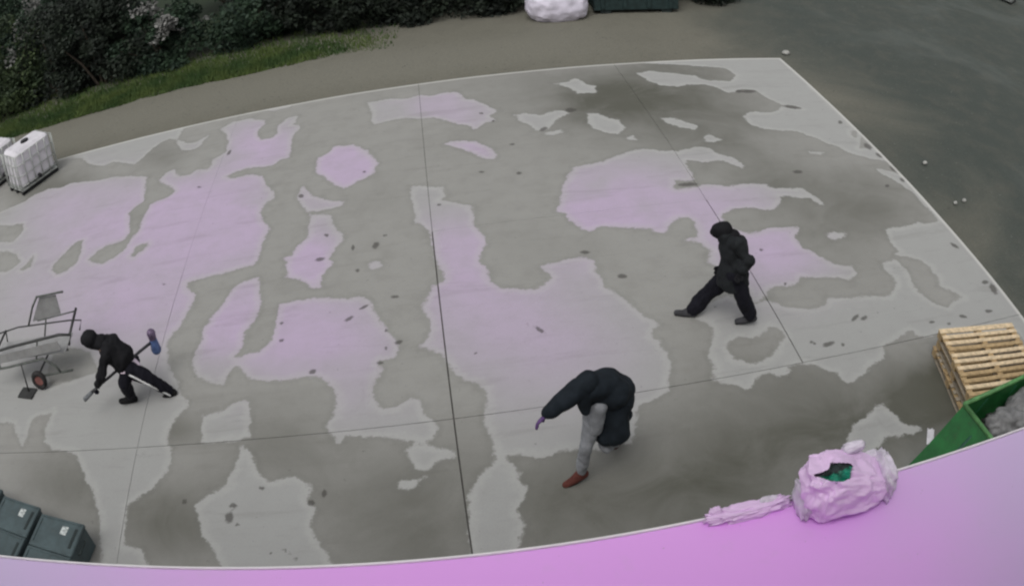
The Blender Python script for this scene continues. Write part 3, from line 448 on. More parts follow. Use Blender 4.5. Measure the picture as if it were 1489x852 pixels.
# ---------------------------------------------------------------- crumpled sack and film lying on the canopy edge
M_BAG = plain('sack_film', (.82, .60, .87), .5, .05, 7, .35, .003)
M_BAGW = plain('clear_film', (.72, .66, .76), .4, .15, 16, .6, .004)
M_LINER = plain('green_film', (.008, .16, .10), .3, .85, 26, .6, .004)
M_DARKF = plain('dark_gap', (.02, .03, .03), .7)
def ridged(p, seed, f):
    return .5 - abs(noise.noise(p * f + Vector((seed, seed * .3, 1)))) - .5 * abs(noise.noise(p * f * 2.1 + Vector((1, seed, 4))))
def crumpled(c, s, seed, sub, amp):
    bm = bmesh.new(); bmesh.ops.create_icosphere(bm, subdivisions=sub, radius=1)
    for v in bm.verts:
        p = v.co.copy(); q = Vector([math.copysign(abs(x) ** .72, x) for x in p]); d = 1 + amp * ridged(p, seed, 1.7) + .35 * amp * ridged(p, seed + 5, 4.5)
        z = q.z * s[2] * d; v.co = Vector(c) + Vector((q.x * s[0] * d, q.y * s[1] * d, z if z > -s[2] * .92 else -s[2] * .92))
    return bm
def in_poly(x, y, poly):
    r = False
    for (x0, y0), (x1, y1) in zip(poly, poly[1:] + poly[:1]):
        if (y0 > y) != (y1 > y) and x < x0 + (x1 - x0) * (y - y0) / (y1 - y0): r = not r
    return r
sk = empty('crumpled_sack', (1.43, 1.93, 4.592)); tag(sk, 'crumpled pinkish-white sack on the canopy edge with green film showing in its torn side', 'sack')
bm = crumpled((0, .035, .108), (.195, .115, .125), 3.3, 6, .28)
for v in bm.verts:
    up = max(0, v.co.z - .03) / .2; v.co.z += up * (-.34 * v.co.x - .01); v.co.x -= .02 * up
GREEN, DARK = [(-.19, .01), (-.132, .018), (-.104, .056), (-.083, .045), (-.058, .025), (-.012, .017), (-.05, -.053), (-.09, -.055), (-.136, -.035), (-.164, -.01)], [(-.193, .019), (-.126, .024), (-.1, .059), (-.011, .021), (-.061, .01), (-.102, .004), (-.148, 0), (-.19, .003)]
for nm_, mt, poly in (('dark_gap', M_DARKF, DARK), ('green_film', M_LINER, GREEN)):
    fs = []
    for f_ in bm.faces:
        c = f_.calc_center_median(); h_ = c.z - .238
        if c.z > .09 and in_poly(c.x + .57 * h_, c.y + .827 * h_, poly): fs.append(f_)
    left, best = set(fs), []
    while left:                                                        # the largest connected patch only
        st_ = [left.pop()]; comp = list(st_)
        while st_:
            for e_ in st_.pop().edges:
                for g_ in e_.link_faces:
                    if g_ in left: left.discard(g_); st_.append(g_); comp.append(g_)
        if len(comp) > len(best): best = comp
    fs = best
    V, F, ix = [], [], {}
    for f_ in fs:
        for v in f_.verts:
            if v.index not in ix: ix[v.index] = len(V); V.append(v.co - Vector((0, 0, .008)) + Vector((0, 0, .012)) * noise.noise(v.co * 40))
        F.append([ix[v.index] for v in f_.verts])
    me_obj(nm_, V, F, mt, sk)
    bmesh.ops.delete(bm, geom=fs, context='FACES')
bm_obj('film', bm, M_BAG, sk, True)
for c, s_, sd in (((.19, .03, .09), (.03, .09, .09), 2), ((-.195, .05, .06), (.022, .075, .065), 7), ((.04, .125, .215), (.05, .02, .02), 9), ((.15, .12, .14), (.035, .018, .016), 4)):
    bm_obj('clear_fold', crumpled(c, s_, sd, 4, .5), M_BAGW, sk, True)
fm = empty('film_wad', (1.02, 2.028, 4.59)); tag(fm, 'ragged pale film lying flat on the canopy edge left of the sack', 'film')
bm_obj('film', crumpled((0, 0, .02), (.14, .028, .022), 8.1, 5, .9), M_BAG, fm, True)
bm_obj('clear_fold', crumpled((.09, .015, .028), (.034, .014, .022), 5, 4, .8), M_BAGW, fm, True)
bm_obj('curled_end', crumpled((-.14, .02, .022), (.022, .014, .03), 6, 4, .8), M_BAG, fm, True)

# ---------------------------------------------------------------- lidded bins, bottom left
M_BIN = worn('bin_plastic', (.068, .098, .104), (.11, .115, .10), (.14, .14, .13), .45, .35)
M_BIND = plain('bin_dark', (.02, .03, .03), .6)
M_LAB = NT('paper_label'); n_ = M_LAB.noise(16, 2, .5); M_LAB = M_LAB.out(M_LAB.mix(M_LAB.ramp(n_, .45, .6), (.62, .66, .64), (.30, .33, .33)), .6)
def bin_(loc, rz, label):
    r = empty('lidded_bin', loc, rz); tag(r, label, 'bin', 'lidded plastic bins along the building')
    w_, d_, h = .80, 1.15, .36
    bm = bmesh.new(); box(bm, (-w_ / 2, -d_ / 2, h / 2), (w_ - .03, d_ - .03, h), None, .02); bm_obj('body', bm, M_BIN, r)
    for y in (-.29, -.86):
        lid = box_obj('lid', (-w_ / 2, y, h + .022), (w_, .555, .05), M_BIN, r, .012)
        box_obj('handle_slot', (-.085, y + .0, h + .0475), (.05, .33, .008), M_BIND, lid, .003)
        box_obj('ridge', (-w_ / 2, y + .24, h + .052), (w_ - .08, .02, .014), M_BIN, lid, .004)
        box_obj('ridge', (-w_ + .06, y, h + .052), (.02, .4, .014), M_BIN, lid, .004)
    box_obj('label', (-.28, -.20, h + .049), (.11, .14, .006), M_LAB, r, .001)
    tube_obj('grip', [(.012, -.2, h - .06), (.04, -.22, h - .06), (.04, -.42, h - .06), (.012, -.44, h - .06)], .014, M_BIND, r)
    return r
bin_((-4.80, 6.10, 0), R(-13), 'grey-green lidded bin, the one farther from the left edge of the yard view')
bin_((-5.63, 6.38, 0), R(-15), 'grey-green lidded bin left of its twin, beneath the hand cart')
bin_((-6.47, 6.70, 0), R(-15), 'grey-green lidded bin at the outer left end of the bin row')

# ---------------------------------------------------------------- liquid tanks in cages
M_TANK = plain('tank_plastic', (.66, .64, .68), .45, .08, 4)
M_CAGE = plain('galvanised', (.42, .44, .42), .4, .15, 8, Metallic=.3)
M_BLK = plain('black_plastic', (.012, .012, .014), .5)
def tank(loc, rz, label, h=1.0):
    r = empty('liquid_tank', loc, rz); tag(r, label, 'tank', 'white liquid tanks in cages')
    L, D = 1.3, 1.0
    bm = bmesh.new(); box(bm, (0, 0, .14 + h / 2), (L - .06, D - .06, h), None, .09)
    bmesh.ops.bevel(bm, geom=[e for e in bm.edges], offset=.02, segments=2, affect='EDGES'); bm_obj('bottle', bm, M_TANK, r, False)
    bm = bmesh.new(); bmesh.ops.create_cone(bm, cap_ends=True, segments=20, radius1=.13, radius2=.12, depth=.06); bmesh.ops.translate(bm, vec=(.0, 0, h + .16), verts=bm.verts); bm_obj('cap', bm, M_BLK, r)
    for z in (.22, .5, .8, h + .06):
        tube_obj('cage_rail', [(x * L / 2, y * D / 2, z) for x, y in ((-1, -1), (1, -1), (1, 1), (-1, 1), (-1, -1))], .014, M_CAGE, r, 6)
    for x in np.linspace(-.5, .5, 6):
        for s in (-1, 1): tube_obj('cage_bar', [(x * L, s * (D / 2 + .01), .12), (x * L, s * (D / 2 + .01), h + .08)], .016, M_CAGE, r, 6)
    for y in np.linspace(-.4, .4, 4):
        for s in (-1, 1): tube_obj('cage_bar', [(s * (L / 2 + .01), y * D, .12), (s * (L / 2 + .01), y * D, h + .08)], .016, M_CAGE, r, 6)
    for y in (-.42, 0, .42): box_obj('skid', (0, y, .05), (L, .1, .1), M_BLK, r)
    box_obj('deck', (0, 0, .115), (L, D, .03), M_CAGE, r)
    bm = bmesh.new(); tube(bm, [(0, -D / 2 + .03, .24), (0, -D / 2 - .09, .22)], .05, 10); bm_obj('tap', bm, M_BLK, r)
    return r
tank((-10.33, 17.85, .01), R(53), 'white plastic tank with a black cap at the corner of the yard', 1.0)
tank((-12.05, 18.6, .01), R(58), 'second white tank, mostly cut off behind the capped one', .9)
tank((25.9, 28.4, -.12), R(35), 'lone white tank far off beyond the dark gravel', .95)

# ---------------------------------------------------------------- hand cart on the left
M_TUBE = plain('painted_tube', (.10, .11, .10), .5, .3, 10)
M_TUBED = plain('dark_tube', (.035, .036, .035), .5)
M_TRAY = plain('tray_sheet', (.30, .30, .30), .5, .12, 6)
M_RUBB = plain('rubber', (.03, .028, .028), .85)
M_HUB = plain('red_rim', (.22, .09, .08), .6)
cart = empty('hand_cart', (0, 0, 0)); tag(cart, 'rusty tubular hand cart with a red-rimmed wheel left of the crouching man', 'cart')
Y0, Y1 = 9.42, 9.95
for y in (Y0, Y1):
    s_ = 0 if y == Y0 else -.12; rr_ = .024 if y == Y0 else .013
    tube_obj('rail', [(-7.9, y, .70), (-7.08, y, .80), (-5.93, y, .90 + s_), (-5.70, y, .87 + s_), (-5.80, y, .70 + s_)], rr_, M_TUBED, cart)
    tube_obj('lower_rail', [(-7.9, y, .40), (-7.28, y, .43), (-6.45, y, .51), (-6.24, y, .34), (-6.20, y, .23)], .022, M_TUBE, cart)
    tube_obj('strut', [(-6.60, y, .50), (-6.40, y, .88)], .016, M_TUBE, cart); tube_obj('strut', [(-7.5, y, .42), (-7.4, y, .77)], .016, M_TUBE, cart)
tube_obj('axle', [(-6.70, Y0, .2), (-6.66, Y1, .2)], .018, M_TUBED, cart)
tube_obj('drag_bar', [(-6.6, Y0, .19), (-5.95, 9.45, .21)], .02, M_TUBE, cart)
tube_obj('cross_bar', [(-5.72, Y0, .87), (-5.72, Y1, .97)], .024, M_TUBED, cart); tube_obj('cross_bar', [(-7.4, Y0, .77), (-7.4, Y1, .77)], .02, M_TUBED, cart)
tube_obj('handle', [(-6.83, Y1, .80), (-6.6, Y1, 1.12), (-6.42, Y1, 1.30)], .02, M_TUBE, cart)
tube_obj('handle_bar', [(-6.42, Y1, 1.29), (-5.86, Y1, 1.30)], .018, M_TUBE, cart)
tube_obj('top_bar', [(-6.6, Y1, .86), (-5.74, Y1, .93)], .012, M_TUBE, cart)
me_obj('back_sheet', [(-6.72, Y1 + .02, 0.85), (-6.07, Y1 + .02, 0.91), (-6.04, Y1 + .02, 1.25), (-6.40, Y1 + .02, 1.25), (-6.72, Y1 + .035, 0.85), (-6.07, Y1 + .035, 0.91), (-6.04, Y1 + .035, 1.25), (-6.40, Y1 + .035, 1.25)], [(0, 1, 2, 3), (7, 6, 5, 4), (0, 4, 5, 1), (1, 5, 6, 2), (2, 6, 7, 3), (3, 7, 4, 0)], M_TRAY, cart)
bm = bmesh.new(); box(bm, (-6.75, (Y0 + Y1) / 2, .56), (1.6, Y1 - Y0 - .05, .02)); bm_obj('tray', bm, M_TRAY, cart)
bm = bmesh.new(); box(bm, (-6.75, Y0 - .01, .66), (1.5, .012, .16), Matrix.Rotation(-.08, 3, 'Y')); bm_obj('side_sheet', bm, M_TRAY, cart)
bm = bmesh.new()
ring = [(-6.654 + .115 * math.cos(a), Y0 - .1, .185 + .135 * math.sin(a)) for a in np.linspace(0, 2 * math.pi, 25)]
tube(bm, ring, .045, 8, False); wh = bm_obj('wheel', bm, M_RUBB, cart, True)
bm = bmesh.new(); bmesh.ops.create_cone(bm, cap_ends=True, segments=20, radius1=.085, radius2=.085, depth=.05); bmesh.ops.rotate(bm, matrix=Matrix.Rotation(math.pi / 2, 3, 'X'), verts=bm.verts); bmesh.ops.translate(bm, vec=(-6.654, Y0 - .1, .185), verts=bm.verts); bm_obj('rim', bm, M_HUB, wh)
tube_obj('prop_leg', [(-6.93, 9.36, .50), (-6.96, 9.27, .03)], .014, M_TUBED, cart)
box_obj('foot_plate', (-6.99, 9.24, .016), (.36, .25, .022), M_TUBED, cart, .003, Matrix.Rotation(R(-12), 3, 'Z'))

# ---------------------------------------------------------------- far things along the hedge
M_BAG2 = plain('pale_sack', (.66, .62, .72), .6, .1, 3, .5, .01)
fb = empty('bulk_sack', (3.86, 23.45, -.12)); tag(fb, 'bulging white bulk sack standing against the dark hedge', 'sack')
lumpy('sack', (0, 0, .42), (.86, .6, .56), M_BAG2, .09, 2.2, 3, fb, 0, .75, 5)
tube_obj('tied_neck', [(.72, -.05, .55), (.98, -.1, .66)], [.10, .05], M_BAG2, fb)
M_CONT = plain('dark_teal_steel', (.018, .034, .034), .5)
ct = empty('steel_container', (6.2, 24.0, -.12), R(-4)); tag(ct, 'dark teal steel container right of the white bulk sack', 'container')
box_obj('body', (0, 0, .85), (2.5, 1.3, 1.5), M_CONT, ct, .02)
for x in (-1.0, -.35, .35, 1.0): box_obj('rib', (x, -.67, .85), (.1, .06, 1.4), M_CONT, ct)
box_obj('rim', (0, 0, 1.63), (2.6, 1.4, .07), M_CONT, ct); 
for x in (-.9, .9): box_obj('foot', (x, 0, .05), (.3, 1.2, .1), M_DARKF, ct)
M_ROCK = plain('pale_rock', (.34, .34, .32), .9, .2, 20)
for c, s, lb in (((9.23, 19.54, -.1), .13, 'pale stone on the dirt just off the far slab corner'), ((9.79, 13.11, -.1), .07, 'small pale stone alone beside the long slab edge'), ((9.56, 11.47, -.1), .06, 'left one of two pale pebbles lying together on dark gravel'), ((9.86, 11.53, -.1), .065, 'right one of two pale pebbles lying together on dark gravel')):
    o = lumpy('stone', c, (s, s * .7, s * .5), M_ROCK, .3, 1.5, s * 90, None, .4, 1, 2); tag(o, lb, 'stone')

# bushes
M_LEAF = []
for n, c0, c1 in (('shaded_leaf', (.006, .011, .007), (.014, .024, .012)), ('deep_green_leaf', (.008, .022, .012), (.02, .045, .02)), ('olive_leaf', (.015, .03, .01), (.045, .07, .02))):  # the darkest leaf has the hedge's shadow put into its colour
    t = NT(n); c = t.mix(t.ramp(t.noise(1.3, 4), .35, .7), c0, c1); m = t.out(c, .75); M_LEAF.append(m)
M_BLOS = plain('pale_blossom', (.20, .20, .19), .8, .2, 3)
M_BARK = plain('bark', (.05, .04, .03), .9)
def bush(loc, rx, ry, h, label, cat='bush', mat=0, n=7000, seed=0, pale=None, leaf=(.05, .11), group='bushes behind the grass strip', name='bush', lift=.0):
    r = random.Random(seed); root = empty(name, loc); tag(root, label, cat, group)
    cl = []
    for k in range(26):
        a = r.uniform(0, 6.28); q = math.sqrt(r.random()); z = r.uniform(.04, 1) ** 1.1
        wdt = math.sin(math.pi * min(1, .18 + .72 * z)) ** .6
        cl.append((rx * q * wdt * math.cos(a), ry * q * wdt * math.sin(a), lift + h * z * .86, r.uniform(.22, .42) * min(rx, h * .6)))
    V, F = [], []; V2, F2 = [], []
    for i in range(n):
        c = cl[i % len(cl)]; d = Vector((r.gauss(0, 1), r.gauss(0, 1), r.gauss(0, 1))).normalized() * c[3] * r.random() ** .3
        p = Vector((c[0], c[1], c[2])) + Vector((d.x * 1.25, d.y, d.z * .85)); 
        if p.z < .02: p.z = r.uniform(.02, .35)
        s = r.uniform(*leaf); u = Vector((r.gauss(0, 1), r.gauss(0, 1), r.gauss(0, .6))).normalized(); v = u.cross(Vector((r.gauss(0, 1), r.gauss(0, 1), r.gauss(0, 1)))).normalized()
        tgt, tf = (V2, F2) if pale is not None and p.z > h * .45 and noise.noise(Vector((p.x * 1.1 + seed, p.y, p.z * 1.1))) > pale else (V, F)
        b = len(tgt); tgt += [p - u * s, p + v * s * .55, p + u * s, p - v * s * .55]; tf.append((b, b + 1, b + 2, b + 3))
    cr = me_obj('crown', V, F, M_LEAF[mat], root)
    if V2: me_obj('blossom', V2, F2, M_BLOS, root)
    bm = bmesh.new()
    for k in range(6):
        c = cl[k * 4]; tube(bm, [(c[0] * .15, c[1] * .15, -.05), (c[0] * .5, c[1] * .5, c[2] * .5), (c[0], c[1], c[2])], [.07, .045, .015], 5)
    bm_obj('stem', bm, M_BARK, root)
    return root
BL = [(-22.0, 26.0, 2.2, 4.6, 1, None, 'tall olive bush at the outer left end of the hedge'),
      (-18.3, 25.6, 2.2, 4.4, 1, .22, 'left bush carrying sparse pale blossom behind the tanks'),
      (-15.2, 25.4, 2.0, 3.9, 2, .30, 'olive-leaved bush with a few pale twigs near the tanks'),
      (-12.6, 25.9, 2.1, 3.6, 0, None, 'broad near-black bush right of the olive one'),
      (-10.6, 25.3, 1.9, 3.4, 0, None, 'dark rounded bush over the widest part of the grass'),
      (-8.2, 25.5, 1.8, 2.4, 1, .16, 'lower green bush with pale blossom over its top'),
      (-4.9, 25.6, 1.9, 3.0, 1, None, 'deep green bush beside the thin end of the grass strip'),
      (-2.4, 25.3, 1.8, 2.9, 0, None, 'dark bush where the grass strip fades out'),
      (0.2, 25.1, 1.9, 2.9, 0, None, 'dark bush over the middle joint of the yard'),
      (2.6, 25.3, 1.7, 2.8, 0, None, 'dark bush just left of the white bulk sack'),
      (4.9, 25.9, 1.8, 2.9, 0, None, 'dark bush behind the white bulk sack'),
      (8.6, 25.3, 1.5, 2.7, 0, None, 'dark bush right of the teal container'),
      (24.0, 30.6, 2.6, 2.4, 0, None, 'low dark bush beyond the far white tank')]
for k, (x, y, rx, h, mt, pl, lb) in enumerate(BL):
    bush((x, y, -.15), rx, 1.35, h, lb, mat=mt, n=8000, seed=k * 3 + 2, pale=pl)
bush((-13.2, 29.6, -.15), 3.3, 1.6, 4.4, 'shrub covered in pale grey-white blossom behind the dark hedge', mat=1, n=9000, seed=71, pale=.08, leaf=(.06, .13), name='flowering_shrub', cat='shrub', group=None)
for k, (x, y, h, lb) in enumerate(((-24.5, 33.0, 6.0, 'leafy tree at the far left corner beyond the hedge'), (-18.0, 34.0, 5.5, 'wide leafy tree behind the flowering shrub'), (-6.5, 31.5, 5, 'leafy tree behind the middle of the hedge'), (1.0, 31.0, 5, 'leafy tree beyond the dark bushes and the bulk sack'))):
    bush((x, y, -.15), 3.2, 2.2, h, lb, 'tree', 1, 9000, 40 + k, None, (.08, .16), 'trees beyond the hedge', 'tree', .4)

# ---------------------------------------------------------------- people
M_SKIN = plain('skin', (.42, .25, .19), .6, .08, 6, .1, .002)
def cloth(name, c, **k): return plain(name, c, .85, .22, 5, .5, .006, .2, **k)
M_BLACKC = cloth('black_cotton', (.010, .010, .012)); M_CHAR = cloth('charcoal_shell', (.016, .018, .020)); M_TROU = cloth('black_trousers', (.008, .008, .013))
M_NAVY = cloth('dark_navy_shell', (.013, .018, .024)); M_GREYT = cloth('light_grey_knit', (.27, .28, .30)); M_GREYT2 = cloth('grey_trousers', (.20, .20, .215))
M_STRIPE = cloth('white_stripe', (.75, .75, .75)); M_SHIRT = cloth('white_shirt', (.78, .66, .76))
M_SHOE1 = cloth('dark_grey_suede', (.05, .05, .055)); M_SHOE2 = cloth('black_leather', (.012, .012, .013)); M_SHOE3 = cloth('red_brown_leather', (.12, .04, .032)); M_SOLE = cloth('sole', (.02, .02, .02))
M_GLOVEP = cloth('purple_glove', (.13, .07, .20)); M_GLOVEK = cloth('dark_glove', (.02, .018, .03))
A = lambda *v: np.array(v, float)
def unit(v): return v / (np.linalg.norm(v) + 1e-9)
def hand_prims(wr, d, palm_n, side, curl=.8):
    """palm, four unequal fingers curled towards palm_n, thumb leaving the side near the base"""
    d = unit(d); n = unit(palm_n - d * (palm_n @ d)); s = np.cross(d, n) * side; P_ = []
    P_.append((wr, .027, wr + d * .035, .030, n, .65)); 
    for k, off in enumerate((-.030, -.010, .010, .029)): P_.append((wr + d * .02 + s * off * .6, .017, wr + d * .088 + s * off, .0135, n, .8))
    for k, (off, L) in enumerate(((-.032, .066), (-.011, .076), (.011, .070), (.031, .054))):
        p = wr + d * .09 + s * off; a = 0
        for seg in (.42, .33, .25):
            a += curl * .62; q = p + (d * math.cos(a) + n * math.sin(a)) * L * seg; P_.append((p, .0098, q, .0088)); p = q
    b = wr + d * .028 - s * .030; q = b + (d * .6 - s * .75 + n * .35) * .036; P_.append((b, .014, q, .0115)); P_.append((q, .0115, q + (d * .8 - s * .1 + n * .6) * .034, .009))
    return P_
def head_prims(c, f, up):
    f, up = unit(f), unit(up); f = unit(f - up * (f @ up)); s = np.cross(f, up)
    P_ = [(c + up * .03 - f * .012, .094, c + up * .045 - f * .03, .092, s, .84), (c + f * .018 - up * .03, .070, c + f * .035 - up * .075, .046, s, .85)]
    P_ += [(c + f * .088 + up * .012, .010, c + f * .108 - up * .022, .015), (c + f * .092 - up * .05, .012, c + f * .095 - up * .052, .012, f, .8)]
    for k in (-1, 1):
        P_ += [(c + s * k * .076 + up * .012, .016, c + s * k * .076 - up * .022, .012, s, .5), (c + f * .078 + s * k * .032 + up * .03, .011, c + f * .078 + s * k * .03 + up * .03, .011), (c + f * .055 + s * k * .04 - up * .01, .025, c + f * .06 + s * k * .035 - up * .02, .022)]
    P_ += [(c + f * .082 - s * .024 - up * .05, .008, c + f * .082 + s * .024 - up * .05, .008)]
    return P_, f, up, s
def person(J, label, o):
    J = {k: A(*v) for k, v in J.items()}
    root = empty('person', tuple(J['root'])); tag(root, label, 'person'); r0 = J['root']; J = {k: v - r0 for k, v in J.items()}
    wide = unit(J['shf'] - J['shn']); spn = unit(J['neck'] - J['pelvis']); fwd = np.cross(wide, spn); fwd = unit(fwd) * (1 if fwd @ (J['face'] - J['head']) > 0 else -1)
    hp, hf, hu, hs_ = head_prims(J['head'], J['face'] - J['head'], unit(J['head'] - J['neck']) * .6 + A(0, 0, .5) - unit(J['face'] - J['head']) * .1)
    B = list(hp)
    B += [(J['neck'], .058, J['head'] - hu * .04, .055), (J['pelvis'], .13, J['spine'], .115, fwd, .75), (J['spine'], .115, J['chest'], .135, fwd, .75), (J['chest'], .12, J['neck'] * .8 + J['chest'] * .2, .07, fwd, .8),
          (J['shn'] * .8 + J['neck'] * .2, .06, J['neck'], .06), (J['shf'] * .8 + J['neck'] * .2, .06, J['neck'], .06)]
    for s in 'nf':
        B += [(J['sh' + s], .052, J['el' + s], .040), (J['el' + s], .040, J['ha' + s], .026)]
        B += hand_prims(J['ha' + s], J['ha' + s] - J['el' + s], o.get('palm_' + s, A(-.3, -.6, .2)), 1 if s == 'n' else -1, o.get('curl', .9))
        B += [(J['hip' + s], .085, J['kn' + s], .058), (J['kn' + s], .058, J['an' + s], .040), (J['an' + s], .036, J['an' + s] * .6 + J['to' + s] * .4 - A(0, 0, .02), .024)]
    fused('body', B, o.get('skin', M_SKIN), root, .0065, 2)
    if o.get('glove'):
        for s in 'nf':
            gl = [(p[0], p[1] + .006, p[2], p[3] + .006) + tuple(p[4:]) for p in hand_prims(J['ha' + s], J['ha' + s] - J['el' + s], o.get('palm_' + s, A(-.3, -.6, .2)), 1 if s == 'n' else -1, o.get('curl', .9))]
            fused('glove', gl, o['glove'], root, .006, 1)
    # trousers
    Tn = [(J['pelvis'] - spn * .02, .15, J['pelvis'] + spn * .08, .14, fwd, .8)]
    tr = o.get('leg_r', (.105, .083, .072))
    for s in 'nf':
        k, a = J['kn' + s], J['an' + s]; Tn += [(J['hip' + s], tr[0], k, tr[1]), (k, tr[1], a + unit(k - a) * .05, tr[2])]
    fused('trousers', Tn, o['trouser'], root, .011, 3, .022, 8, seed=o['seed'])
    # shoes
    for s in 'nf':
        a, t_ = J['an' + s], J['to' + s]; d = unit(t_ - a); dh = unit(A(d[0], d[1], d[2] * o.get('tilt', 1)))
        heel = a - A(0, 0, .045) - dh * .045; toe = heel + (t_ - a) * 1.0; toe = heel + unit(t_ + A(0, 0, -.0) - a + A(0, 0, .03)) * .235 if o.get('flat', True) else t_
        sh = [(a, .058, heel, .05), (heel, .05, heel * .5 + toe * .5 + A(0, 0, .006), .054), (heel * .5 + toe * .5, .054, toe, .042, A(0, 0, 1), .9), (a + A(0, 0, .02), .05, heel * .5 + toe * .5 + A(0, 0, .025), .045)]
        b = fused('shoe', sh, o['shoe'], root, .008, 2)
        so = [(heel - A(0, 0, .032), .041, (heel + toe) / 2 - A(0, 0, .032), .046, A(0, 0, 1), .3), ((heel + toe) / 2 - A(0, 0, .032), .046, toe - A(0, 0, .03), .037, A(0, 0, 1), .3)]
        fused('sole', so, M_SOLE, b, .008, 1)
    # jacket
    hem = o.get('hem', .16); C = [(J['pelvis'] - spn * hem + o.get('hem_shift', A(0, 0, 0)), o.get('hem_r', .19), J['spine'], .17 * o.get('bulk', 1), fwd, .9), (J['spine'], .17 * o.get('bulk', 1), J['chest'], .18 * o.get('bulk', 1), fwd, .92), (J['chest'], .175 * o.get('bulk', 1), J['neck'] * .75 + J['chest'] * .25, .12, fwd, .9),
                                  (J['shn'], .088, J['neck'] * .7 + J['chest'] * .3, .1), (J['shf'], .088, J['neck'] * .7 + J['chest'] * .3, .1), (J['chest'], .17, J['spine'] - fwd * .05, .16)]
    for s in 'nf':
        e, h = J['el' + s], J['ha' + s]; C += [(J['sh' + s], .084, e, .070), (e, .070, h + unit(e - h) * .03, .054)]
    C += o.get('extra', lambda J, f, s, w: [])(J, fwd, spn, wide)
    fused('jacket', C, o['coat'], root, .0125, 3, o.get('fold', .032), 6.5, seed=o['seed'], cut=o.get('coat_cut'))
    # hood round the head, open at the face
    if o.get('hood', True):
        c = J['head']; hr = o.get('hood_r', 1.0); Hd = [(c + hu * .03 - hf * .02, .122 * hr, c - hf * .04 + hu * .03, .118 * hr, hs_, .92), (c - hu * .06 - hf * .03, .10, J['neck'] - hf * .03, .125), (c + hu * .045 + hf * .03, .10 * hr, c + hu * .02 + hf * o.get('peak', .04), .085, hs_, .9)]
        face = c + hf * .12
        fused('hood', Hd, o.get('hood_m', o['coat']), root, .011, 3, .010, 9, cut=lambda p: (Vector(c + hf * .13 - hu * .02) - p).length < o.get('open', .085), seed=o['seed'])
        if o.get('mask'): fused('face_mask', [(c + hf * .02 - hu * .02, .088, c + hf * .03 - hu * .06, .066, hs_, .9), (c + hf * .085 + hu * .0, .018, c + hf * .11 - hu * .025, .02)], M_BLACKC, root, .009, 2)
    if o.get('after'): o['after'](J, root, fwd, spn, wide)
    return root

# joint positions of the three people (metres)
P1 = dict(
    pelvis=(3.61, 8.976, 0.8),
    spine=(3.634, 8.965, 0.973),
    chest=(3.607, 8.977, 1.137),
    neck=(3.557, 8.999, 1.285),
    head=(3.46, 9.04, 1.364),
    face=(3.345, 9.089, 1.308),
    shn=(3.589, 8.8, 1.332),
    eln=(3.727, 8.708, 1.125),
    han=(3.64, 8.702, 0.954),
    shf=(3.587, 9.203, 1.157),
    elf=(3.624, 9.253, 0.835),
    haf=(3.527, 9.185, 0.74),
    hipn=(3.593, 8.874, 0.826),
    knn=(3.731, 8.794, 0.503),
    ann=(3.895, 8.81, 0.139),
    ton=(3.662, 8.888, 0.043),
    hipf=(3.599, 9.089, 0.662),
    knf=(3.364, 9.19, 0.332),
    anf=(3.133, 9.202, 0.067),
    tof=(2.899, 9.281, 0.05),
    root=(3.5, 9.0, 0))
P2 = dict(
    pelvis=(-4.586, 8.87, 0.589),
    spine=(-4.653, 8.867, 0.756),
    chest=(-4.748, 8.862, 0.915),
    neck=(-4.891, 8.855, 1.045),
    head=(-5.051, 8.847, 1.106),
    face=(-5.196, 8.84, 1.059),
    shn=(-4.776, 8.68, 0.941),
    eln=(-4.914, 8.593, 0.728),
    han=(-5.118, 8.623, 0.503),
    shf=(-4.746, 9.062, 0.927),
    elf=(-4.715, 9.164, 0.688),
    haf=(-4.564, 9.092, 0.592),
    hipn=(-4.491, 8.775, 0.594),
    knn=(-4.248, 8.787, 0.375),
    ann=(-4.047, 8.897, 0.062),
    ton=(-4.248, 8.887, -0.047),
    hipf=(-4.634, 8.918, 0.494),
    knf=(-4.628, 8.618, 0.52),
    anf=(-4.706, 8.814, 0.099),
    tof=(-4.942, 8.752, 0.097),
    h0=(-5.392, 8.53, 0.354),
    h1=(-5.133, 8.603, 0.484),
    h2=(-4.219, 9.309, 0.658),
    ha=(-4.213, 9.309, 0.812),
    hb=(-4.22, 9.309, 0.452),
    root=(-4.45, 8.87, 0))
P3 = dict(
    pelvis=(1.334, 6.568, 0.869),
    spine=(1.39, 6.568, 1.05),
    chest=(1.337, 6.517, 1.294),
    neck=(1.224, 6.435, 1.45),
    head=(1.151, 6.366, 1.549),
    face=(1.065, 6.3, 1.535),
    shn=(1.073, 6.339, 1.553),
    eln=(0.916, 6.285, 1.481),
    han=(0.743, 6.275, 1.326),
    shf=(1.505, 6.609, 1.161),
    elf=(1.616, 6.59, 0.866),
    haf=(1.494, 6.591, 0.713),
    hipn=(1.245, 6.482, 1.025),
    knn=(1.173, 6.444, 0.661),
    ann=(1.13, 6.553, 0.132),
    ton=(0.966, 6.53, 0.023),
    hipf=(1.414, 6.605, 0.818),
    knf=(1.401, 6.526, 0.529),
    anf=(1.616, 6.976, 0.13),
    tof=(1.704, 7.082, 0.097),
    root=(1.2, 6.56, 0))
def p1x(J, f, s, w):
    return [(J['pelvis'] - s * .12, .19, J['chest'] - f * .03, .19), (J['eln'], .09, J['spine'] - s * .1, .2), (J['chest'], .17, (J['neck'] + J['head']) / 2, .11)]
person(P1, 'person in black hooded coat striding left near the right joint', dict(glove=M_BLACKC, bulk=1.18, seed=1.0, trouser=M_TROU, coat=M_CHAR, hood_m=M_BLACKC, shoe=M_SHOE1, hem=.16, hem_r=.25, coat_cut=lambda p: p.z < .61 + .05 * noise.noise(p * 6), leg_r=(.13, .108, .098), peak=.08, open=.07, mask=True, extra=p1x, skin=M_SKIN))
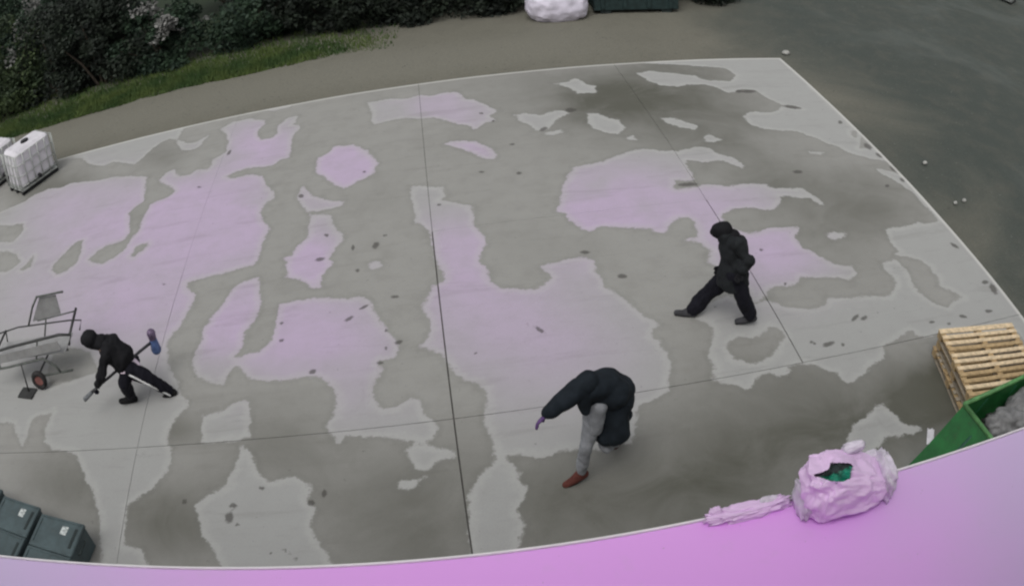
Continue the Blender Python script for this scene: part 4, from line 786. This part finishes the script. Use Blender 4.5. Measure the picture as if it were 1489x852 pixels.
def p2x(J, f, s, w): return [(J['chest'] + s * .0 - f * .06, .17, J['spine'] - f * .06, .19), (J['spine'], .19, J['pelvis'] + s * .02, .17)]
def p2after(J, root, f, s, w):
    for a, b, k in ((J['hipn'], J['knn'], .0), ):
        out = -w * .122
        V, F = [], []
        capsule(V, F, J['hipn'] + out * .95, .018, J['knn'] + out * .88, .018, w, .6); capsule(V, F, J['knn'] + out * .86, .018, J['ann'] + out * .72, .016, w, .6)
        me_obj('side_stripe', V, F, M_STRIPE, root, True)
    fused('shirt_tail', [(J['pelvis'] + s * .02, .175, J['pelvis'] - s * .055, .178, f, .9), (J['pelvis'] - s * .02 - w * .07, .13, J['pelvis'] - s * .05 - w * .07 - f * .03, .125)], M_SHIRT, root, .012, 2, .015, 9)
person(P2, 'crouching person in black hood and striped track trousers gripping a long hammer', dict(glove=M_GLOVEK, bulk=1.2, hood_r=1.12, leg_r=(.125, .10, .085), seed=4.0, trouser=M_TROU, coat=M_BLACKC, shoe=M_SHOE2, hem=.02, hem_r=.17, mask=True, open=.07, extra=p2x, after=p2after, palm_n=A(.5, -.2, -.6), palm_f=A(0, .2, -.8), curl=1.0))
def p3x(J, f, s, w):
    H_ = A(.357, -.08, .743)
    return [(J['shn'], .115, J['eln'], .10), (J['eln'], .10, J['eln'] * .25 + J['han'] * .75, .066), (J['head'] + A(.06, .04, -.06), .13, J['chest'] + A(.05, .02, .10), .17), (J['chest'] + A(.10, .02, .0), .21, J['shf'] + A(.02, 0, .05), .17), (J['shf'] + A(-.05, .0, .05), .19, H_ + A(-.06, 0, .02), .15), (J['spine'] + A(.14, 0, .05), .17, H_ + A(-.17, .02, -.02), .12), (J['shn'] + A(.02, 0, 0), .10, J['shn'] + A(.07, -.02, -.28), .05)]
def p3after(J, root, f, s, w):
    fused('shirt', [(J['chest'] + A(-.04, -.13, -.06), .085, J['pelvis'] + A(-.09, -.12, .02), .09), (J['pelvis'] + A(-.09, -.11, .05), .09, J['hipn'] + A(0, -.04, -.05), .085)], M_GREYT, root, .011, 3, .012, 9)
person(P3, 'stooping person in dark navy jacket, grey trousers and red-brown shoes', dict(fold=.02, glove=M_GLOVEP, seed=8.0, trouser=M_GREYT, coat=M_NAVY, shoe=M_SHOE3, hem=-.12, hem_r=.15, leg_r=(.10, .074, .06), open=.06, mask=True, extra=p3x, after=p3after, palm_n=A(.3, -.3, -.5), curl=.45, skin=M_SKIN))
# gloves colour the hands that show; they follow the same finger layout
def glove(P, s, mat, palm, curl, side):
    pass
# long-handled hammer held by the crouching person
ham = empty('sledgehammer', P2['h1']); tag(ham, 'long-handled sledgehammer with a blue-grey head gripped by the crouching person', 'hammer')
h0, h1, h2, ha, hb = [A(*P2[k]) - A(*P2['h1']) for k in ('h0', 'h1', 'h2', 'ha', 'hb')]
M_HAFT = plain('dark_haft', (.05, .05, .055), .6); M_GRIPG = plain('grey_grip', (.15, .16, .17), .6); M_HEADM = plain('blue_steel', (.09, .14, .30), .4, .3, 9, Metallic=.2); M_HEADP = plain('dull_mauve_steel', (.15, .11, .18), .5, .3, 9, Metallic=.3)
tube_obj('haft', [h1 * .6 + h0 * .4, h1, h2], [.024, .021, .024], M_HAFT, ham); tube_obj('grip', [h0, h1 * .65 + h0 * .35], [.038, .030], M_GRIPG, ham, 10)
ax = unit(hb - ha); mid = h2 * .97 + (ha + hb) / 2 * .03
fused('head', [(h2 - ax * .02, .062, h2 + ax * .15, .082)], M_HEADM, ham, .008, 1); fused('peen', [(h2 - ax * .03, .06, h2 - ax * .12, .072)], M_HEADP, ham, .008, 1)
